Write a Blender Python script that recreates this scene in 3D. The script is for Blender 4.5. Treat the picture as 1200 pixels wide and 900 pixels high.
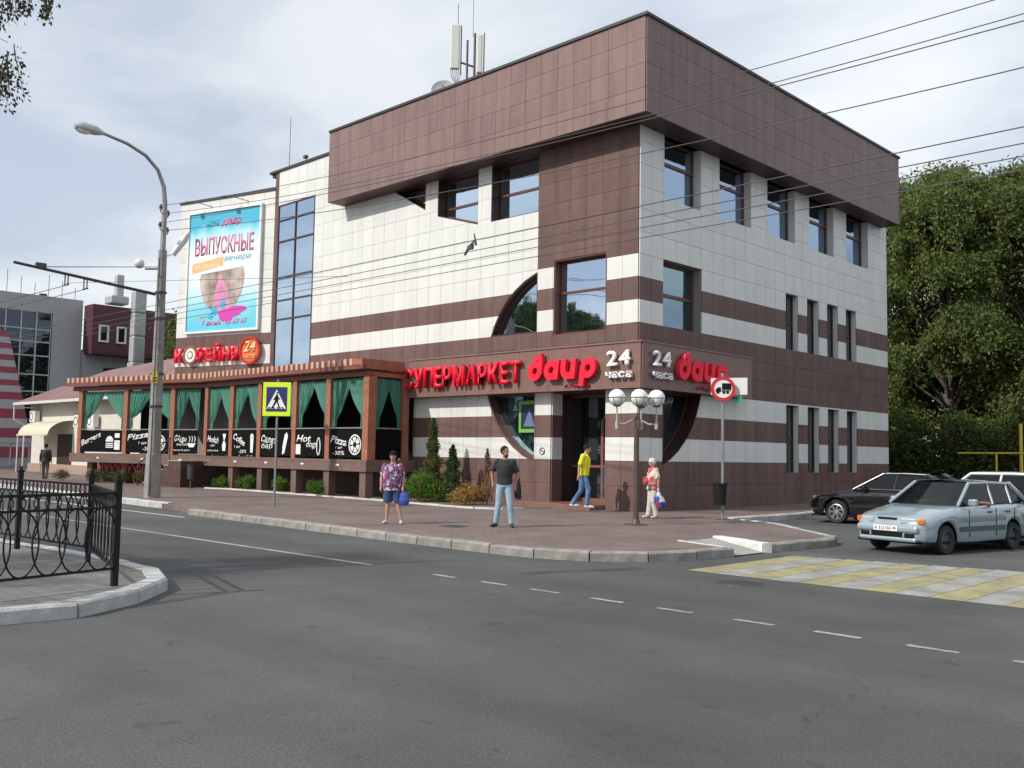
import bpy, bmesh, math, random
import numpy as np
from mathutils import Vector, Matrix
R_ = math.radians
random.seed(7); rng = np.random.default_rng(7)
S = bpy.context.scene
for o in list(bpy.data.objects): bpy.data.objects.remove(o)
COL = S.collection

# ------------------------------------------------------------------ camera
cd = bpy.data.cameras.new('camera'); cam = bpy.data.objects.new('camera', cd); COL.objects.link(cam)
cd.sensor_fit = 'HORIZONTAL'; cd.sensor_width = 36.0; cd.lens = 36.0*1124.5/1200
cd.clip_start = 0.05; cd.clip_end = 3000
_X = Vector((1166, 63, 1124.5)).normalized(); _Y = Vector((1090, -101, -1124.5)); _Y = (_Y-_X*_Y.dot(_X)).normalized(); _Z = _X.cross(_Y)
cam.matrix_world = Matrix.Translation((0, 0, 1.8)) @ Matrix((_X, _Y, _Z)).to_4x4()
S.camera = cam
S.render.resolution_x = 1024; S.render.resolution_y = 768

# ------------------------------------------------------------------ world and sun
SUN_EL = R_(39); SUN_TRAVEL = Vector((0.29, 0.957, 0))       # where shadows fall on the ground
w = bpy.data.worlds.new('World'); S.world = w; w.use_nodes = True
nt = w.node_tree; N = nt.nodes; L = nt.links; N.clear()
def nd(t, **k):
    n = N.new(t)
    for a, b in k.items(): setattr(n, a, b)
    return n
sky = nd('ShaderNodeTexSky', sky_type='NISHITA', sun_disc=False, sun_elevation=SUN_EL)
sky.sun_rotation = math.atan2(-SUN_TRAVEL.x, -SUN_TRAVEL.y); sky.dust_density = 1.5; sky.air_density = 1.0
tc = nd('ShaderNodeTexCoord'); sep = nd('ShaderNodeSeparateXYZ'); L.new(tc.outputs['Generated'], sep.inputs[0])
mz = nd('ShaderNodeMath', operation='MAXIMUM'); mz.inputs[1].default_value = 0.0; L.new(sep.outputs['Z'], mz.inputs[0])
ad = nd('ShaderNodeMath', operation='ADD'); ad.inputs[1].default_value = 0.16; L.new(mz.outputs[0], ad.inputs[0])
comb = nd('ShaderNodeCombineXYZ')
for i, ax in enumerate('XY'):
    dv = nd('ShaderNodeMath', operation='DIVIDE'); L.new(sep.outputs[ax], dv.inputs[0]); L.new(ad.outputs[0], dv.inputs[1]); L.new(dv.outputs[0], comb.inputs[i])
n1 = nd('ShaderNodeTexNoise'); n1.inputs['Scale'].default_value = 1.05; n1.inputs['Detail'].default_value = 5; n1.inputs['Roughness'].default_value = .48; n1.inputs['Distortion'].default_value = .25
mp = nd('ShaderNodeMapping'); mp.inputs['Location'].default_value = (3.6, 1.2, 0); mp.inputs['Scale'].default_value = (1, 1.35, 1); mp.inputs['Rotation'].default_value = (0, 0, R_(-40)); L.new(comb.outputs[0], mp.inputs[0]); L.new(mp.outputs[0], n1.inputs['Vector'])
r1 = nd('ShaderNodeMapRange', interpolation_type='SMOOTHSTEP'); r1.inputs['From Min'].default_value = .36; r1.inputs['From Max'].default_value = .62; L.new(n1.outputs['Fac'], r1.inputs[0])
cc = nd('ShaderNodeMixRGB'); L.new(r1.outputs[0], cc.inputs[0])
cc.inputs[1].default_value = (6.5, 7.3, 8.7, 1); cc.inputs[2].default_value = (10.6, 11.0, 11.2, 1)
n3 = nd('ShaderNodeTexNoise'); n3.inputs['Scale'].default_value = .55; n3.inputs['Detail'].default_value = 3; L.new(comb.outputs[0], n3.inputs['Vector'])
r3 = nd('ShaderNodeMapRange'); r3.inputs['From Min'].default_value = .35; r3.inputs['From Max'].default_value = .7; r3.inputs['To Min'].default_value = .93; r3.inputs['To Max'].default_value = .7; L.new(n3.outputs['Fac'], r3.inputs[0])
mx = nd('ShaderNodeMixRGB'); L.new(r3.outputs[0], mx.inputs[0]); L.new(sky.outputs[0], mx.inputs[1]); L.new(cc.outputs[0], mx.inputs[2])
bg = nd('ShaderNodeBackground'); bg.inputs['Strength'].default_value = 0.1; L.new(mx.outputs[0], bg.inputs[0])
wo = nd('ShaderNodeOutputWorld'); L.new(bg.outputs[0], wo.inputs[0])
sl = bpy.data.lights.new('sun', 'SUN'); sl.energy = 4.0; sl.angle = R_(0.6); sl.color = (1, .95, .87)
so = bpy.data.objects.new('sun', sl); COL.objects.link(so)
_d = Vector((SUN_TRAVEL.x*math.cos(SUN_EL), SUN_TRAVEL.y*math.cos(SUN_EL), -math.sin(SUN_EL)))
so.rotation_euler = _d.to_track_quat('-Z', 'Y').to_euler(); so.location = (-10, -30, 40)
S.view_settings.view_transform = 'Standard'; S.view_settings.look = 'None'; S.view_settings.gamma = 1; S.view_settings.exposure = 0.0
S.render.engine = 'CYCLES'

# ------------------------------------------------------------------ materials
MATS = {}
def mat(name, col=(.5, .5, .5), rough=.6, var=0.0, noise=0.0, nscale=3.0, bump=0.0, bscale=40.0, metal=0.0, spec=.5, coat=0.0, col2=None, vscale=None, trans=0.0, alpha=1.0, emit=None, coords='Object', streak=0.0):
    if name in MATS: return MATS[name]
    m = bpy.data.materials.new(name); m.use_nodes = True; MATS[name] = m
    t = m.node_tree; b = t.nodes['Principled BSDF']; ln = t.links
    b.inputs['Base Color'].default_value = (*col, 1); b.inputs['Roughness'].default_value = rough
    b.inputs['Metallic'].default_value = metal; b.inputs['Specular IOR Level'].default_value = spec
    b.inputs['Coat Weight'].default_value = coat; b.inputs['Coat Roughness'].default_value = .05
    b.inputs['Transmission Weight'].default_value = trans; b.inputs['Alpha'].default_value = alpha
    if emit: b.inputs['Emission Color'].default_value = (*emit[0], 1); b.inputs['Emission Strength'].default_value = emit[1]
    tcn = t.nodes.new('ShaderNodeTexCoord'); gm = t.nodes.new('ShaderNodeNewGeometry') if coords == 'World' else None
    vec = gm.outputs['Position'] if gm else tcn.outputs['Object']
    cur = None
    if noise:
        nz = t.nodes.new('ShaderNodeTexNoise'); nz.inputs['Scale'].default_value = nscale; nz.inputs['Detail'].default_value = 6; nz.inputs['Roughness'].default_value = .6
        ln.new(vec, nz.inputs['Vector'])
        mr = t.nodes.new('ShaderNodeMapRange'); mr.inputs['From Min'].default_value = .3; mr.inputs['From Max'].default_value = .7
        ln.new(nz.outputs['Fac'], mr.inputs[0])
        mixc = t.nodes.new('ShaderNodeMixRGB'); ln.new(mr.outputs[0], mixc.inputs[0])
        a = tuple(max(0, c*(1-noise)) for c in col); bb = tuple(min(1, c*(1+noise)) for c in col)
        if col2: a, bb = col, col2
        mixc.inputs[1].default_value = (*a, 1); mixc.inputs[2].default_value = (*bb, 1); cur = mixc.outputs[0]
    if var:
        g = t.nodes.new('ShaderNodeNewGeometry'); oi = t.nodes.new('ShaderNodeObjectInfo')
        am = t.nodes.new('ShaderNodeMath'); am.operation = 'ADD'; ln.new(g.outputs['Random Per Island'], am.inputs[0]); ln.new(oi.outputs['Random'], am.inputs[1])
        fr = t.nodes.new('ShaderNodeMath'); fr.operation = 'FRACT'; ln.new(am.outputs[0], fr.inputs[0])
        mr = t.nodes.new('ShaderNodeMapRange'); mr.inputs['To Min'].default_value = 1-var; mr.inputs['To Max'].default_value = 1+var; ln.new(fr.outputs[0], mr.inputs[0])
        hs = t.nodes.new('ShaderNodeHueSaturation'); hs.inputs['Color'].default_value = (*col, 1)
        if cur: ln.new(cur, hs.inputs['Color'])
        ln.new(mr.outputs[0], hs.inputs['Value']); cur = hs.outputs[0]
    if streak:
        gs = t.nodes.new('ShaderNodeNewGeometry'); ms_ = t.nodes.new('ShaderNodeMapping'); ms_.inputs['Scale'].default_value = (3.2, 3.2, .28); ln.new(gs.outputs['Position'], ms_.inputs[0])
        ns_ = t.nodes.new('ShaderNodeTexNoise'); ns_.inputs['Scale'].default_value = 1; ns_.inputs['Detail'].default_value = 6; ns_.inputs['Roughness'].default_value = .65; ln.new(ms_.outputs[0], ns_.inputs['Vector'])
        rs_ = t.nodes.new('ShaderNodeMapRange'); rs_.inputs[1].default_value = .42; rs_.inputs[2].default_value = .75; rs_.inputs[3].default_value = 1.0; rs_.inputs[4].default_value = 1-streak; ln.new(ns_.outputs['Fac'], rs_.inputs[0])
        mk_ = t.nodes.new('ShaderNodeMixRGB'); mk_.blend_type = 'MULTIPLY'; mk_.inputs[0].default_value = 1; mk_.inputs[1].default_value = (*col, 1); ln.new(rs_.outputs[0], mk_.inputs[2])
        if cur: ln.new(cur, mk_.inputs[1])
        cur = mk_.outputs[0]
    if cur: ln.new(cur, b.inputs['Base Color'])
    if bump:
        nb = t.nodes.new('ShaderNodeTexNoise'); nb.inputs['Scale'].default_value = bscale; nb.inputs['Detail'].default_value = 4; ln.new(vec, nb.inputs['Vector'])
        bp = t.nodes.new('ShaderNodeBump'); bp.inputs['Strength'].default_value = bump; bp.inputs['Distance'].default_value = .02
        ln.new(nb.outputs['Fac'], bp.inputs['Height']); ln.new(bp.outputs[0], b.inputs['Normal'])
    return m

def asphalt_mat():
    m = mat('asphalt', (.1, .1, .1), .85, coords='World'); t = m.node_tree; ln = t.links; b = t.nodes['Principled BSDF']
    g = t.nodes.new('ShaderNodeNewGeometry')
    def noise(sc, det=4, rgh=.6, dist=0):
        n = t.nodes.new('ShaderNodeTexNoise'); n.inputs['Scale'].default_value = sc; n.inputs['Detail'].default_value = det; n.inputs['Roughness'].default_value = rgh; n.inputs['Distortion'].default_value = dist
        ln.new(g.outputs['Position'], n.inputs['Vector']); return n
    def rmp(n, a, bb, c, d):
        r = t.nodes.new('ShaderNodeMapRange'); r.inputs[1].default_value = a; r.inputs[2].default_value = bb; r.inputs[3].default_value = c; r.inputs[4].default_value = d; ln.new(n, r.inputs[0]); return r.outputs[0]
    def mul(a, b2):
        q = t.nodes.new('ShaderNodeMath'); q.operation = 'MULTIPLY'; ln.new(a, q.inputs[0]); ln.new(b2, q.inputs[1]); return q.outputs[0]
    big = rmp(noise(.16, 3, .5, .8).outputs['Fac'], .35, .65, .80, 1.14)
    mp2 = t.nodes.new('ShaderNodeMapping'); mp2.inputs['Scale'].default_value = (.10, .9, 1); mp2.inputs['Rotation'].default_value = (0, 0, R_(4)); ln.new(g.outputs['Position'], mp2.inputs[0])
    st = noise(1.0, 4, .55); ln.new(mp2.outputs[0], st.inputs['Vector'])
    stv = rmp(st.outputs['Fac'], .35, .65, .90, 1.08)
    mid = rmp(noise(1.3, 6, .7).outputs['Fac'], .3, .7, .90, 1.10)
    fine = rmp(noise(45, 4, .75).outputs['Fac'], .32, .70, .62, 1.40)
    vo = t.nodes.new('ShaderNodeTexVoronoi'); vo.inputs['Scale'].default_value = 55; ln.new(g.outputs['Position'], vo.inputs['Vector'])
    spk = rmp(vo.outputs['Distance'], .06, .20, 2.1, 1.0)
    sx_ = t.nodes.new('ShaderNodeSeparateXYZ'); ln.new(g.outputs['Position'], sx_.inputs[0])
    wv_ = t.nodes.new('ShaderNodeMath'); wv_.operation = 'SINE'; wm_ = t.nodes.new('ShaderNodeMath'); wm_.operation = 'MULTIPLY'; wm_.inputs[1].default_value = 3.4; ln.new(sx_.outputs['Y'], wm_.inputs[0]); ln.new(wm_.outputs[0], wv_.inputs[0])
    lane = rmp(wv_.outputs[0], -1, 1, .955, 1.045); spot = rmp(noise(3.2, 2, .5, .4).outputs['Fac'], .66, .74, 1.0, .72); mid = mul(mul(mid, lane), spot)
    # carriageway colour darkened in a ragged-edged ellipse
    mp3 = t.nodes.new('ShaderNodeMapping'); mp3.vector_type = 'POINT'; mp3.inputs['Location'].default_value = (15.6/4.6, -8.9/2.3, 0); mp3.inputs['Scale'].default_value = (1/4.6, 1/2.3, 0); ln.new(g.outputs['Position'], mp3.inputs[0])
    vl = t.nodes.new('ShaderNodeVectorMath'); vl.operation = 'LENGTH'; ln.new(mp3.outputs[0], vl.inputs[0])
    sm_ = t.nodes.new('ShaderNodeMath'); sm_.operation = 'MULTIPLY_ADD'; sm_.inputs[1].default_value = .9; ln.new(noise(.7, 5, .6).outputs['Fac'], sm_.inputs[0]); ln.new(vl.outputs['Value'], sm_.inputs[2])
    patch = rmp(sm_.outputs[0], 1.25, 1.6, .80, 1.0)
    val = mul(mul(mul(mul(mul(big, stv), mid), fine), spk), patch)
    mm = t.nodes.new('ShaderNodeMixRGB'); mm.blend_type = 'MULTIPLY'; mm.inputs[0].default_value = 1; mm.inputs[1].default_value = (.080, .0815, .081, 1); ln.new(val, mm.inputs[2])
    # fine meandering cracks
    nd1 = noise(.7, 4, .6); av = t.nodes.new('ShaderNodeVectorMath'); av.operation = 'ADD'; ln.new(g.outputs['Position'], av.inputs[0]); ln.new(nd1.outputs['Color'], av.inputs[1])
    cv = t.nodes.new('ShaderNodeTexVoronoi'); cv.feature = 'DISTANCE_TO_EDGE'; cv.inputs['Scale'].default_value = .28; ln.new(av.outputs[0], cv.inputs['Vector'])
    ck = rmp(cv.outputs['Distance'], .0, .006, 0, 1); msk = rmp(noise(.35, 2).outputs['Fac'], .5, .62, 1, 0)
    mxk = t.nodes.new('ShaderNodeMath'); mxk.operation = 'MAXIMUM'; ln.new(ck, mxk.inputs[0]); ln.new(msk, mxk.inputs[1])
    ckr = rmp(mxk.outputs[0], 0, 1, .80, 1)
    m3 = t.nodes.new('ShaderNodeMixRGB'); m3.blend_type = 'MULTIPLY'; m3.inputs[0].default_value = 1; ln.new(mm.outputs[0], m3.inputs[1]); ln.new(ckr, m3.inputs[2])
    ln.new(m3.outputs[0], b.inputs['Base Color'])
    bp = t.nodes.new('ShaderNodeBump'); bp.inputs['Strength'].default_value = .5; bp.inputs['Distance'].default_value = .006
    fb = noise(75, 3); ln.new(fb.outputs['Fac'], bp.inputs['Height']); ln.new(bp.outputs[0], b.inputs['Normal']); b.inputs['Specular IOR Level'].default_value = .35
    return m
def paving_mat(name, c1, c2, mortar, bw, bh):
    m = mat(name, c1, .8, coords='World'); t = m.node_tree; ln = t.links; b = t.nodes['Principled BSDF']
    g = t.nodes.new('ShaderNodeNewGeometry'); br = t.nodes.new('ShaderNodeTexBrick')
    br.inputs['Scale'].default_value = 1; br.inputs['Brick Width'].default_value = bw; br.inputs['Row Height'].default_value = bh; br.inputs['Mortar Size'].default_value = .007
    br.inputs['Color1'].default_value = (*c1, 1); br.inputs['Color2'].default_value = (*c2, 1); br.inputs['Mortar'].default_value = (*mortar, 1)
    ln.new(g.outputs['Position'], br.inputs['Vector'])
    nz = t.nodes.new('ShaderNodeTexNoise'); nz.inputs['Scale'].default_value = .6; nz.inputs['Detail'].default_value = 7; nz.inputs['Roughness'].default_value = .65; ln.new(g.outputs['Position'], nz.inputs['Vector'])
    mr = t.nodes.new('ShaderNodeMapRange'); mr.inputs[1].default_value = .3; mr.inputs[2].default_value = .7; mr.inputs[3].default_value = .7; mr.inputs[4].default_value = 1.22; ln.new(nz.outputs['Fac'], mr.inputs[0])
    mm = t.nodes.new('ShaderNodeMixRGB'); mm.blend_type = 'MULTIPLY'; mm.inputs[0].default_value = 1; ln.new(br.outputs['Color'], mm.inputs[1]); ln.new(mr.outputs[0], mm.inputs[2]); ln.new(mm.outputs[0], b.inputs['Base Color'])
    bp = t.nodes.new('ShaderNodeBump'); bp.inputs['Strength'].default_value = .35; bp.inputs['Distance'].default_value = .01; bp.invert = True; ln.new(br.outputs['Fac'], bp.inputs['Height']); ln.new(bp.outputs[0], b.inputs['Normal'])
    return m
def worn_paint(name, col, wear=.45):
    m = mat(name, col, .75); t = m.node_tree; ln = t.links; b = t.nodes['Principled BSDF']
    g = t.nodes.new('ShaderNodeNewGeometry'); vals = []
    for sc, lo, hi in ((1.7, wear-.16, wear+.10), (26, .34, .60)):
        nz = t.nodes.new('ShaderNodeTexNoise'); nz.inputs['Scale'].default_value = sc; nz.inputs['Detail'].default_value = 7; nz.inputs['Roughness'].default_value = .7; ln.new(g.outputs['Position'], nz.inputs['Vector'])
        mr = t.nodes.new('ShaderNodeMapRange'); mr.inputs[1].default_value = lo; mr.inputs[2].default_value = hi; ln.new(nz.outputs['Fac'], mr.inputs[0]); vals.append(mr.outputs[0])
    q = t.nodes.new('ShaderNodeMath'); q.operation = 'MULTIPLY'; ln.new(vals[0], q.inputs[0]); ln.new(vals[1], q.inputs[1])
    mr = t.nodes.new('ShaderNodeMapRange'); mr.inputs[3].default_value = .30; mr.inputs[4].default_value = 1.0; ln.new(q.outputs[0], mr.inputs[0])
    mx_ = t.nodes.new('ShaderNodeMixRGB'); ln.new(mr.outputs[0], mx_.inputs[0]); mx_.inputs[1].default_value = (.1, .1, .1, 1); mx_.inputs[2].default_value = (*col, 1); ln.new(mx_.outputs[0], b.inputs['Base Color'])
    return m
def leaf_mat(name, c1, c2):
    m = bpy.data.materials.new(name); m.use_nodes = True; MATS[name] = m; t = m.node_tree; ln = t.links; t.nodes.remove(t.nodes['Principled BSDF'])
    out = t.nodes['Material Output']; g = t.nodes.new('ShaderNodeNewGeometry'); oi = t.nodes.new('ShaderNodeObjectInfo')
    nz = t.nodes.new('ShaderNodeTexNoise'); nz.inputs['Scale'].default_value = .35; ln.new(g.outputs['Position'], nz.inputs['Vector'])
    ad_ = t.nodes.new('ShaderNodeMath'); ad_.operation = 'ADD'; ln.new(g.outputs['Random Per Island'], ad_.inputs[0]); ln.new(nz.outputs['Fac'], ad_.inputs[1])
    mr = t.nodes.new('ShaderNodeMapRange'); mr.inputs[1].default_value = .4; mr.inputs[2].default_value = 1.5; ln.new(ad_.outputs[0], mr.inputs[0])
    mx_ = t.nodes.new('ShaderNodeMixRGB'); ln.new(mr.outputs[0], mx_.inputs[0]); mx_.inputs[1].default_value = (*c1, 1); mx_.inputs[2].default_value = (*c2, 1)
    d = t.nodes.new('ShaderNodeBsdfPrincipled'); d.inputs['Roughness'].default_value = .55; d.inputs['Specular IOR Level'].default_value = .25; tr = t.nodes.new('ShaderNodeBsdfTranslucent')
    ln.new(mx_.outputs[0], d.inputs['Base Color']); ln.new(mx_.outputs[0], tr.inputs['Color']); ms = t.nodes.new('ShaderNodeMixShader'); ms.inputs[0].default_value = .42
    ln.new(d.outputs[0], ms.inputs[1]); ln.new(tr.outputs[0], ms.inputs[2]); ln.new(ms.outputs[0], out.inputs['Surface']); return m
def thin_glass(name, tint=(.6, .7, .7), op=.55, dark=(.01, .012, .014)):
    m = bpy.data.materials.new(name); m.use_nodes = True; MATS[name] = m; t = m.node_tree; ln = t.links; p = t.nodes['Principled BSDF']; out = t.nodes['Material Output']
    p.inputs['Base Color'].default_value = (*dark, 1); p.inputs['Roughness'].default_value = .02; p.inputs['Specular IOR Level'].default_value = .5
    tr = t.nodes.new('ShaderNodeBsdfTransparent'); tr.inputs[0].default_value = (*tint, 1); ms = t.nodes.new('ShaderNodeMixShader'); ms.inputs[0].default_value = op
    ln.new(tr.outputs[0], ms.inputs[1]); ln.new(p.outputs[0], ms.inputs[2]); ln.new(ms.outputs[0], out.inputs['Surface']); return m

def mirror_glass(name, tint, refl=.62):
    m = bpy.data.materials.new(name); m.use_nodes = True; MATS[name] = m; t = m.node_tree; ln = t.links; p = t.nodes['Principled BSDF']; out = t.nodes['Material Output']
    p.inputs['Base Color'].default_value = (.012, .016, .02, 1); p.inputs['Roughness'].default_value = .03
    gl = t.nodes.new('ShaderNodeBsdfGlossy'); gl.inputs['Color'].default_value = (*tint, 1); gl.inputs['Roughness'].default_value = .012
    tcn = t.nodes.new('ShaderNodeTexCoord'); nz = t.nodes.new('ShaderNodeTexNoise'); nz.inputs['Scale'].default_value = .9; ln.new(tcn.outputs['Object'], nz.inputs['Vector'])
    bp = t.nodes.new('ShaderNodeBump'); bp.inputs['Strength'].default_value = .05; bp.inputs['Distance'].default_value = .1; ln.new(nz.outputs['Fac'], bp.inputs['Height']); ln.new(bp.outputs[0], gl.inputs['Normal'])
    ms = t.nodes.new('ShaderNodeMixShader'); ms.inputs[0].default_value = refl; ln.new(p.outputs[0], ms.inputs[1]); ln.new(gl.outputs[0], ms.inputs[2]); ln.new(ms.outputs[0], out.inputs['Surface']); return m

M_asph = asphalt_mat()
M_pave = paving_mat('red_grey_paving', (.186, .138, .125), (.158, .120, .110), (.10, .083, .077), .24, .12)
M_pave2 = paving_mat('grey_paving', (.19, .185, .175), (.16, .155, .15), (.09, .088, .085), .45, .22)
M_kerb = mat('kerb_concrete', (.235, .222, .205), .85, var=.09, noise=.3, nscale=3.5, bump=.5, bscale=25)
M_kerbw = mat('whitewashed_kerb', (.34, .34, .33), .85, var=.08, noise=.33, nscale=4.5, col2=(.50, .50, .49), bump=.5, bscale=25)
M_kerbbright = mat('fresh_white_kerb', (.62, .61, .58), .8, var=.05, noise=.2, nscale=5)
M_white = mat('white_tile', (.67, .675, .645), .35, var=.035, noise=.06, nscale=1.1, streak=.09)
M_brown = mat('brown_tile', (.158, .098, .088), .5, var=.08, noise=.18, nscale=.9, spec=.16, streak=.3)
M_brownp = mat('brown_parapet_tile', (.232, .158, .148), .42, var=.06, noise=.10, nscale=.8, spec=.16, streak=.25)
M_grout = mat('dark_joint', (.24, .23, .21), .9)
M_bgrout = mat('brown_joint', (.07, .045, .04), .9)
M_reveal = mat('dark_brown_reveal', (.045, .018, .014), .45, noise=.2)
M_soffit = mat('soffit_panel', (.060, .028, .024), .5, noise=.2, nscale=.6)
M_frame = mat('brown_window_frame', (.115, .045, .032), .4)
M_glass = mirror_glass('blue_mirror_glass', (.66, .80, .95), .74)
M_glassn = mirror_glass('north_sky_tint_glass', (.40, .54, .76), .62)  # darker blue tint stands in for the deeper northern sky reflected on this side
M_glassd = mirror_glass('dark_tinted_glass', (.30, .36, .42), .42)
M_black = mat('black_matt', (.010, .010, .010), .7, spec=.15)
M_interior = mat('dark_interior', (.014, .012, .011), .9, spec=.1)
M_metal = mat('grey_steel', (.28, .29, .30), .45, metal=.6, noise=.15)
M_dkmetal = mat('dark_steel', (.06, .062, .065), .5, metal=.3, noise=.2)
M_blackiron = mat('black_painted_iron', (.010, .010, .011), .55, spec=.25, noise=.3, nscale=20)
M_conc = mat('pole_concrete', (.27, .26, .245), .85, noise=.28, nscale=2.5, bump=.4, bscale=20, streak=.35)
M_red = mat('red_letter', (.86, .015, .045), .45, spec=.35, noise=.06)
M_whitel = mat('white_letter', (.82, .82, .80), .4, noise=.03)
M_ply = mat('terracotta_wood', (.31, .115, .066), .5, var=.06, noise=.22, nscale=3)
M_darkply = mat('dark_terracotta', (.19, .058, .036), .5, noise=.2)
M_cream = mat('cream_slat_end', (.52, .31, .23), .6, var=.08)
M_slab = mat('brown_slab_stone', (.165, .108, .090), .45, var=.06, noise=.15)
M_curt = mat('green_curtain', (.050, .195, .140), .7, noise=.18, nscale=3)
M_roofdark = mat('dark_metal_cap', (.035, .028, .028), .5)
M_yg = mat('lime_border', (.62, .80, .02), .5)
M_blue = mat('sign_blue', (.012, .02, .14), .45)
M_signw = mat('sign_white', (.78, .78, .76), .45)
M_signred = mat('sign_red', (.55, .02, .03), .45)
M_bark = mat('bark', (.09, .07, .055), .9, noise=.35, bump=.6, bscale=15)
M_leaf = leaf_mat('tree_leaf', (.075, .108, .028), (.17, .21, .062))
M_leaf2 = leaf_mat('dark_tree_leaf', (.066, .095, .026), (.15, .185, .056))
M_shrub = leaf_mat('shrub_leaf', (.065, .15, .02), (.13, .25, .035))
M_thuja = leaf_mat('thuja_leaf', (.05, .075, .02), (.13, .15, .04))
M_dry = leaf_mat('dry_leaf', (.30, .17, .05), (.45, .28, .09))
M_twig = mat('dry_twig', (.25, .14, .08), .9)
M_tyre = mat('tyre_rubber', (.018, .018, .018), .8, noise=.3)
M_carglass = thin_glass('car_glass', (.45, .5, .5), .62)
M_carglassd = thin_glass('tinted_car_glass', (.15, .16, .16), .8)

# ------------------------------------------------------------------ helpers
def tag(o, label=None, cat=None, group=None, kind=None):
    if label: o['label'] = label
    if cat: o['category'] = cat
    if group: o['group'] = group
    if kind: o['kind'] = kind
    return o
WM = {}
def reg(o, M): WM[o.name] = M.copy()
def place(o, M, parent=None):
    """M is the object's world matrix"""
    if parent is not None:
        o.parent = parent; o.matrix_basis = WM[parent.name].inverted() @ M
    else: o.matrix_basis = M
    reg(o, M)
def empty(name, loc=(0, 0, 0), rz=0, label=None, cat=None, group=None, kind=None):
    o = bpy.data.objects.new(name, None); o.empty_display_size = .2; COL.objects.link(o)
    place(o, Matrix.Translation(loc) @ Matrix.Rotation(rz, 4, 'Z')); return tag(o, label, cat, group, kind)
def link(name, me, m, parent=None, M=None, smooth=None):
    o = bpy.data.objects.new(name, me); COL.objects.link(o)
    if m and not me.materials: me.materials.append(m)
    if smooth is not None:
        me.shade_smooth()
        if smooth < 180: me.set_sharp_from_angle(angle=R_(smooth))
    place(o, M if M is not None else (WM[parent.name] if parent else Matrix.Identity(4)), parent); return o
class MB:
    def __init__(s): s.v = []; s.f = []
    def add(s, vs, fs, T=None):
        k = len(s.v)
        s.v += [tuple(T @ Vector(p)) for p in vs] if T is not None else [tuple(p) for p in vs]
        s.f += [tuple(k+i for i in f) for f in fs]; return s
    def box(s, a, b, T=None):
        x0, y0, z0 = a; x1, y1, z1 = b
        return s.add([(x0, y0, z0), (x1, y0, z0), (x1, y1, z0), (x0, y1, z0), (x0, y0, z1), (x1, y0, z1), (x1, y1, z1), (x0, y1, z1)],
                     [(0, 3, 2, 1), (4, 5, 6, 7), (0, 1, 5, 4), (1, 2, 6, 5), (2, 3, 7, 6), (3, 0, 4, 7)], T)
    def cbox(s, c, d, T=None): return s.box([c[i]-d[i]/2 for i in range(3)], [c[i]+d[i]/2 for i in range(3)], T)
    def tube(s, pts, r, n=8, cap=True, T=None):
        pts = [Vector(p) for p in pts]; rs = r if isinstance(r, (list, tuple)) else [r]*len(pts)
        vs = []; fs = []; prev = None
        for i, p in enumerate(pts):
            d = (pts[min(i+1, len(pts)-1)]-pts[max(i-1, 0)]).normalized()
            if prev is None: a = d.orthogonal().normalized()
            else: a = (prev-d*prev.dot(d)).normalized()
            prev = a; b = d.cross(a)
            for k in range(n):
                t = 2*math.pi*k/n; vs.append(p+(a*math.cos(t)+b*math.sin(t))*rs[i])
        for i in range(len(pts)-1):
            for k in range(n):
                k2 = (k+1) % n; fs.append((i*n+k, i*n+k2, (i+1)*n+k2, (i+1)*n+k))
        if cap: fs.append(tuple(range(n-1, -1, -1))); fs.append(tuple((len(pts)-1)*n+k for k in range(n)))
        return s.add(vs, fs, T)
    def lathe(s, prof, n=16, T=None):
        vs = []; fs = []
        for r, z in prof:
            for k in range(n):
                t = 2*math.pi*k/n; vs.append((r*math.cos(t), r*math.sin(t), z))
        for i in range(len(prof)-1):
            for k in range(n):
                k2 = (k+1) % n; fs.append((i*n+k, i*n+k2, (i+1)*n+k2, (i+1)*n+k))
        return s.add(vs, fs, T)
    def prism(s, poly, d0, d1, T=None):
        """poly in (u, z); extruded along local y from -d0 (back) to -d1 (front)"""
        n = len(poly)
        ar = sum(poly[i][0]*poly[(i+1) % n][1]-poly[(i+1) % n][0]*poly[i][1] for i in range(n))
        if ar < 0: poly = poly[::-1]
        vs = [(u, -d1, z) for u, z in poly]+[(u, -d0, z) for u, z in poly]
        fs = [tuple(range(n)), tuple(range(2*n-1, n-1, -1))]+[(i, n+i, n+(i+1) % n, (i+1) % n) for i in range(n)]
        return s.add(vs, fs, T)
    def grid(s, P, T=None, closed=False):
        r = len(P); c = len(P[0]); vs = [p for row in P for p in row]; fs = []
        for i in range(r-1):
            for j in range(c if closed else c-1):
                j2 = (j+1) % c; fs.append((i*c+j, i*c+j2, (i+1)*c+j2, (i+1)*c+j))
        return s.add(vs, fs, T)
    def mesh(s, name, m=None):
        me = bpy.data.meshes.new(name); me.from_pydata(s.v, [], s.f); me.update()
        if m: me.materials.append(m)
        return me
    def ob(s, name, m, parent=None, M=None, smooth=None, bevel=0):
        me = s.mesh(name, m)
        if bevel:
            bm = bmesh.new(); bm.from_mesh(me); bmesh.ops.remove_doubles(bm, verts=bm.verts, dist=1e-5)
            bmesh.ops.bevel(bm, geom=[e for e in bm.edges if e.calc_face_angle(0) > .5], offset=bevel, segments=2, affect='EDGES', profile=.5, clamp_overlap=True); bm.to_mesh(me); bm.free()
        return link(name, me, None, parent, M, smooth)
def lerp(a, b, t): return tuple(a[i]+(b[i]-a[i])*t for i in range(len(a)))
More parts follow.
